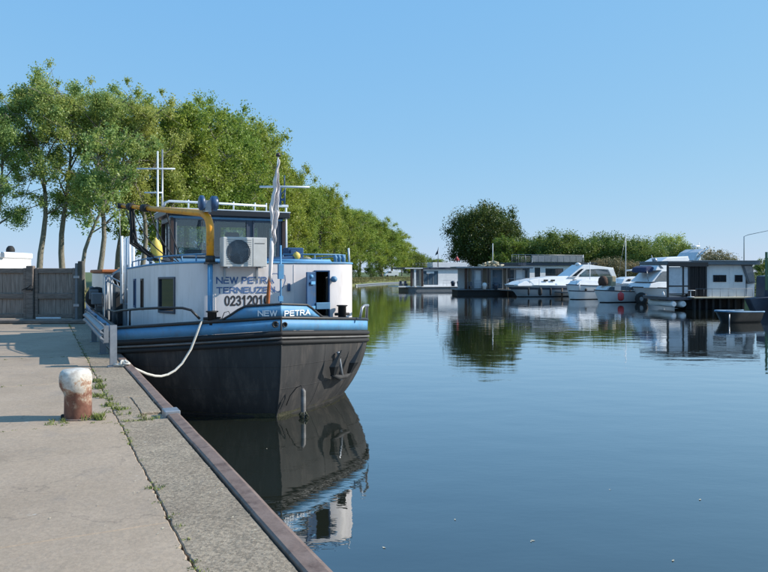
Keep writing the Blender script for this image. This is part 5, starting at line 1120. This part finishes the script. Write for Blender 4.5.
# big yacht with sloping superstructure behind nearest houseboat
g_ = L(650, 78, 'yacht', 'motor_yacht', 'white yacht with a tall radar arch rising behind the nearest houseboat', 0)
x = g_.x; z = g_.z; hull_build(g_.t, x(730), 4.2, z(280), z(284), 'gelcoat', 'plain_white', None, rake=1.)
cabin(g_.t, [(x(664), z(283)), (x(672), z(268)), (x(688), z(262.5)), (x(697), z(252)), (x(704), z(248.6)), (x(712), z(248.2)), (x(716), z(262)), (x(716), z(283))], 1.7, 'superstructure', 'tilt_canvas', inset=.15)
mb = MB(); mb.prism([(x(690), z(263)), (x(700), z(252)), (x(707), z(247.5)), (x(710.5), z(248)), (x(703), z(257)), (x(697), z(264))], -1.9, -1.6); mb.build('arch', 'plain_white', g_.t, bevel=.04)
mb = MB(); mb.tube([(x(703), 0, z(249)), (x(702), 0, z(243))], .05, 6); mb.tube([(x(709), 0, z(249)), (x(709), 0, z(241.5))], .05, 6); mb.tube([(x(706), 0, z(248.5)), (x(706), 0, z(245.5))], .04, 6); mb.build('aerial', 'plain_white', g_.t)
mb = MB(); mb.tube([(x(702), 0, z(245.8)), (x(710), 0, z(245.2))], .09, 6); mb.build('radar_bar', 'plain_white', g_.t)

# D: nearest houseboat
h_ = L(666, 51, 'houseboat', 'houseboat', 'nearest houseboat with dark screened porch and white cladding on pontoon floats', -.22, 'houseboats along the right shore')
x = h_.x; z = h_.z
Y0 = 0.
wp_ = Path([(x(706), Y0), (x(748.5), Y0), (x(748.5), 3.4), (x(706), 3.4), (x(706), Y0)]); X0 = x(706)
n_clad = 9; zb_, zt_ = z(296.8), z(265)
wn_ = [(714.5, 728, 275, 282), (737, 745, 275, 282)]
ops = [(x(p0)-X0, x(p1)-X0, z(q1), z(q0)) for p0, p1, q0, q1 in wn_]
wall(wp_, zb_, zt_, ops, .1, 1).build('wall', 'plain_white', h_.t)
for p0, p1, q0, q1 in wn_: h_.win(p0, p1, q0, q1, Y0+.0, 'dark_frame', 'dark_glass', .06, None, 1 if p1 < 730 else 0)
mb = MB()
for k in range(1, 10):
    p = 706+42.5*k/10
    if any(p0-.6 < p < p1+.6 for p0, p1, _, _ in wn_): continue
    mb.box(x(p)-.012, x(p)+.012, Y0-.015, Y0, zb_, zt_)
o = mb.build('cover_strip', 'plain_white', h_.t)
mb = MB(); mb.prism([(x(743.5), z(263.5)), (x(754.5), z(263.5)), (x(758), z(283)), (x(750.5), z(284))], Y0-.12, Y0+3.2); mb.build('slanted_bay', 'mid_grey', h_.t, bevel=.02)
sidewin(h_.t, [(x(745.8), z(266)), (x(753.5), z(266)), (x(756.5), z(281.5)), (x(751.3), z(282))], Y0-.13, 'hazy_glass', 'slanted_window')
mb = MB(); mb.prism([(x(750.5), z(284)), (x(757.5), z(283)), (x(757), z(301)), (x(748.8), z(299))], Y0-.05, Y0+3.2); mb.build('end_wall', 'gelcoat', h_.t)
h_.box('roof', 'mid_grey', 664.5, 760, 264.8, 261, Y0-.45, Y0+3.9, bevel=.03); h_.box('roof_edge', 'galv', 690, 760, 261, 260.3, Y0-.48, Y0+.1); h_.box('roof_fascia', 'dark_frame', 664.5, 705.5, 266.5, 262.2, Y0-.5, Y0-.45)
h_.box('porch_floor', 'slate', 665.5, 706, 300, 296.8, Y0-.3, Y0+3.5, bevel=.02); h_.box('floor', 'leaf_litter', 688, 748.5, 298.2, 296.8, Y0-.9, Y0+3.5, bevel=.02)
for p in (666, 681.5, 687.2, 705): h_.box('porch_post', 'dark_frame', p-.85, p+.85, 297, 264.8, Y0-.3, Y0-.2)
h_.box('porch_beam', 'dark_frame', 666, 688, 286.7, 285.4, Y0-.29, Y0-.21); h_.box('porch_rail', 'dark_frame', 666, 688, 294.3, 293.3, Y0-.29, Y0-.21)
sidewin(h_.t, [(x(666.6), z(293.3)), (x(666.6), z(267)), (x(680.9), z(267)), (x(680.9), z(293.3))], Y0-.25, 'screen_white', 'porch_pane')
sidewin(h_.t, [(x(682.1), z(293.3)), (x(682.1), z(267)), (x(686.6), z(267)), (x(686.6), z(293.3))], Y0-.25, 'screen_white', 'porch_pane')
h_.box('curtain', 'tilt_canvas', 667.5, 680.5, 284, 267.5, Y0+.1, Y0+.14); h_.box('curtain', 'tilt_canvas', 682.5, 686, 291, 267.5, Y0+.1, Y0+.14)
sm_ = MB().box(-.04, .04, -.03, .03, 0, z(265)-z(296.8)).mesh('slat', 'dark_frame', .006)
for k in range(15):
    p = 688.8+16*k/14.6
    if k == 8: continue
    o = link('slat', sm_, h_.t); o.location = (x(p), Y0-.25, z(296.8)); o.rotation_euler = (0, 0, .5)
h_.box('rear_screen', 'slate', 688, 705.5, 296.8, 265, Y0+.25, Y0+.3)
h_.rail(690, 748, 288.6, 296.8, Y0-.85, 7, .016, 'mid_grey', 0)
for p0, p1 in ((669, 675.5), (678.5, 685.5)):
    xc = (x(p0)+x(p1))/2; rr_ = (x(p1)-x(p0))/2; MB().tube([(xc, Y0-.3, .42), (xc, Y0-.1, .42), (xc, Y0+3.2, .42)], [rr_*.7, rr_, rr_], 14).build('float', 'gelcoat', h_.t)
for p in (691, 696, 703, 710, 717, 726, 733, 741): h_.box('pile', 'rubber', p-1., p+1., 310, 298.2, Y0-.6, Y0-.35)
h_.box('underdeck_shade', 'rubber', 688, 748, 309.5, 298.2, Y0+.2, Y0+1.8)  # black pontoon block behind the piles, coloured to stand for underdeck shade
o = MB().lathe([(0, 0), (.25, 0), (.25, .03), (.03, .05), (.03, .45), (.3, .47), (.3, .5), (0, .5)], n=14).build('deck_table', 'plain_white'); o.location = (PX(691, 50.3), 50.35, z(296.8)); tag(o, 'little white round table on the deck of the nearest houseboat', 'table')
# rowing boat
r2 = L(717, 38, 'boat', 'rowing_boat', 'low dark rowing boat with pale gunwale floating before the nearest houseboat', .02)
x = r2.x; z = r2.z; hull_build(r2.t, x(764), 1.35, z(311), z(312), 'black_paint', 'light_blue', None, rake=.4, draft=.15, fine=1.6)
mb = MB(); mb.box(x(722), x(762), -.5, .5, z(312.3)-.02, z(312.3)+.015); mb.build('tarpaulin', 'slate', r2.t); 
for p in (730, 742, 753): MB().box(x(p)-.12, x(p)+.12, -.62, .62, z(312.3)+.02, z(312.3)+.05).build('thwart', 'mid_grey', r2.t, bevel=.008)
MB().tube([(x(719), -.72, -.3), (x(719), -.72, .5)], .03, 6).build('stake', 'galv', r2.t)
# dark barge at the right edge and the green framed shed on it
e_ = L(746, 48, 'barge', 'work_barge', 'dark low work barge cut off by the right edge of the picture', .0)
x = e_.x; z = e_.z; mb = MB(); mb.prism([(x(748), z(298.5)), (x(753), z(297.5)), (x(820), z(294)), (x(820), -.4), (x(757), -.4)], -.2, .6); mb.build('hull', 'slate', e_.t, bevel=.05)
mb = MB(); mb.prism([(x(764), z(300)), (x(765), z(276)), (x(820), z(272)), (x(820), z(300))], .1, 1.2); mb.build('wheelhouse', 'slate', e_.t, bevel=.04)
MB().box(x(762), x(820), -1.4, -1.2, -.3, z(290)).build('bow_plate', 'mid_grey', e_.t, bevel=.03)
for p in (765.5, 776): MB().box(x(p)-.06, x(p)+.06, -.1, .02, z(290), z(252)).build('green_post', 'green_post', e_.t) if 'green_post' in M else None
# street lamp far away
s2 = L(744, 110, 'lamp', 'street_lamp', 'slender street lamp with a long arm above the nearest houseboat roof'); s2.t.location.z = 0
x = s2.x; z = s2.z; MB().tube([(0, 0, 1), (0, 0, z(236.5)), (x(748), 0, z(234.8)), (x(768), 0, z(230.5)), (x(771), 0, z(230))], [.09, .06, .05, .04, .04], 6).build('pole', 'galv', s2.t)
MB().box(x(769), x(777), -.15, .15, z(231), z(229.6)).build('lamp_head', 'galv', s2.t, bevel=.04)
# jetty behind the boats
j_ = L(600, 66, 'jetty', 'jetty', 'narrow grey plank jetty running behind the moored boats')
for i in range(14):
    fr = i/13; X_ = PX(470, 93)+(PX(700, 56)-PX(470, 93))*fr-j_.t.location.x; Y_ = 93+(56-93)*fr-66; pass
a0 = Vector((PX(470, 94)-j_.t.location.x, 28.)); a1 = Vector((PX(760, 54)-j_.t.location.x, -7.5)); MB().seg(a0, a1, .45, .6, 1.4).build('walkway', 'deck_grey', j_.t)
for k in range(12): q = a0.lerp(a1, (k+.5)/12); MB().tube([(q.x, q.y-.8, -1), (q.x, q.y-.8, 1.0)], .09, 7).build('pile', 'brown_wood', j_.t)
# parked white vehicle glimpsed below the left trees
cv_ = thing('parked_van', 'tiny white parked van seen under the trees of the left bank', 'van', (PX(391, 235), 235, 1.1), .3)
cabin(cv_, [(-2.3, .4), (-2.3, 1.0), (-1.6, 1.3), (-1.0, 2.0), (2.4, 2.0), (2.4, .4)], .9, 'body', 'plain_white'); sidewin(cv_, [(-1.5, 1.3), (-1.0, 1.85), (-.1, 1.85), (-.1, 1.3)], -.9)
for xx in (-1.5, 1.5): MB().lathe([(0, -.12), (.35, -.12), (.35, .12), (0, .12)], (xx, -.85, .35), 14, 'y').build('wheel', 'rubber', cv_)
# light edging along the left bank waterline
mb = MB(); pth = Path([(-6.2, 140), (-4.2, 152), (0, 168), (4.5, 181)]); 
mb.tube([(q.x+.6, q.y-1.2, .12) for q in [pth.at(pth.s[-1]*i/20)[0] for i in range(21)]], .14, 6); o = mb.build('bank_timber', 'galv'); tag(o, 'pale timber edging floating along the foot of the left bank', 'edging')
# floating leaves
r_ = random.Random(31); mb = MB(); nl = 0
for px, py in ((531, 542), (673, 561), (267, 449), (533, 541), (384, 548), (610, 490), (455, 520), (700, 500)):
    d = F*CAMZ/(py-HZ); X_, Y_ = PX(px, d), d; a_ = r_.uniform(0, 6); q = r_.uniform(.014, .028)
    mb.add([(X_+q*math.cos(a_+k*1.57)*(1 if k % 2 else .5), Y_+q*math.sin(a_+k*1.57)*(1 if k % 2 else .5), .004+.004*(k % 2)) for k in range(4)], [(0, 1, 2, 3)])
o = mb.build('floating_leaves', 'leaf_litter'); tag(o, 'scattered pale leaves floating on the open water', 'leaves', None, 'stuff')
for px, d, h3, lb in ((760, 95, 260, 'green bush behind the slanted end of the nearest houseboat'), (772, 90, 256, 'green bush at the extreme right edge behind the work barge')):
    tree('shrub', PX(px, d), d, lb, None, toph(h3, d), 1, cat='bush', name='bush')
# mooring poles, lines and small gear round the boats
for i, (px, d, h3, lb) in enumerate(((590, 78, 262, 'thin white pole standing behind the motor boats'), (532, 96, 258, 'white topped pole on the shore behind the yacht'))):
    o = MB().tube([(0, 0, -1.2), (0, 0, PZ(h3, d))], .035, 8).lathe([(.04, PZ(h3, d)-.25), (.042, PZ(h3, d)+.01), (0, PZ(h3, d)+.015)], n=8).build('mooring_pole', 'plain_white'); o.location = (PX(px, d), d, 0); tag(o, lb, 'pole', 'mooring poles among the boats')
def line_between(a, b, sag, label):
    A0 = Vector((PX(a[0], a[2]), a[2], PZ(a[1], a[2]))); B0 = Vector((PX(b[0], b[2]), b[2], PZ(b[1], b[2])))
    o = MB().tube([tuple(A0.lerp(B0, k/8)-Vector((0, 0, sag*math.sin(math.pi*k/8)))) for k in range(9)], .018, 5).build('mooring_line', 'rope_fibre'); tag(o, label, 'rope', 'mooring lines among the boats')
for px, d, py, lb in ((470, 86.4, 289.2, 'folded dark deck chair beside the brown posts of the low houseboat'), (521, 86.4, 289.2, 'folded dark deck chair under the right end of the low houseboat roof')):
    o = MB().box(-.25, .25, -.25, .25, .38, .43).box(-.25, .25, .2, .25, .43, .95).box(-.25, -.2, -.25, .25, 0, .38).box(.2, .25, -.25, .25, 0, .38).build('deck_chair', 'slate'); o.location = (PX(px, d), d, PZ(py, 87)); tag(o, lb, 'chair', 'deck chairs on the houseboats')
# leaf scraps, grit and chips lying about on the quay
rs = np.random.RandomState(9); vs = []
for k in range(520):
    u = -.16-abs(rs.normal(0, .25)) if k % 3 == 0 else (-.66+rs.normal(0, .08) if k % 3 == 1 else rs.uniform(-4.5, -.2)); v = rs.uniform(.2, 12); x, y = Q(u, v); q = rs.uniform(.003, .011); a_ = rs.uniform(0, 6.28)
    for m_ in range(4): vs.append((x+q*math.cos(a_+m_*1.57)*(1 if m_ % 2 else .55), y+q*math.sin(a_+m_*1.57)*(1 if m_ % 2 else .55), 1.156+rs.uniform(0, .004)))
me = np_mesh('leaf_scraps', np.array(vs), 4); me.materials.append(M['leaf_litter']); tag(link('leaf_scraps', me), 'dry leaf scraps and grit scattered over the quay paving', 'litter', None, 'stuff')
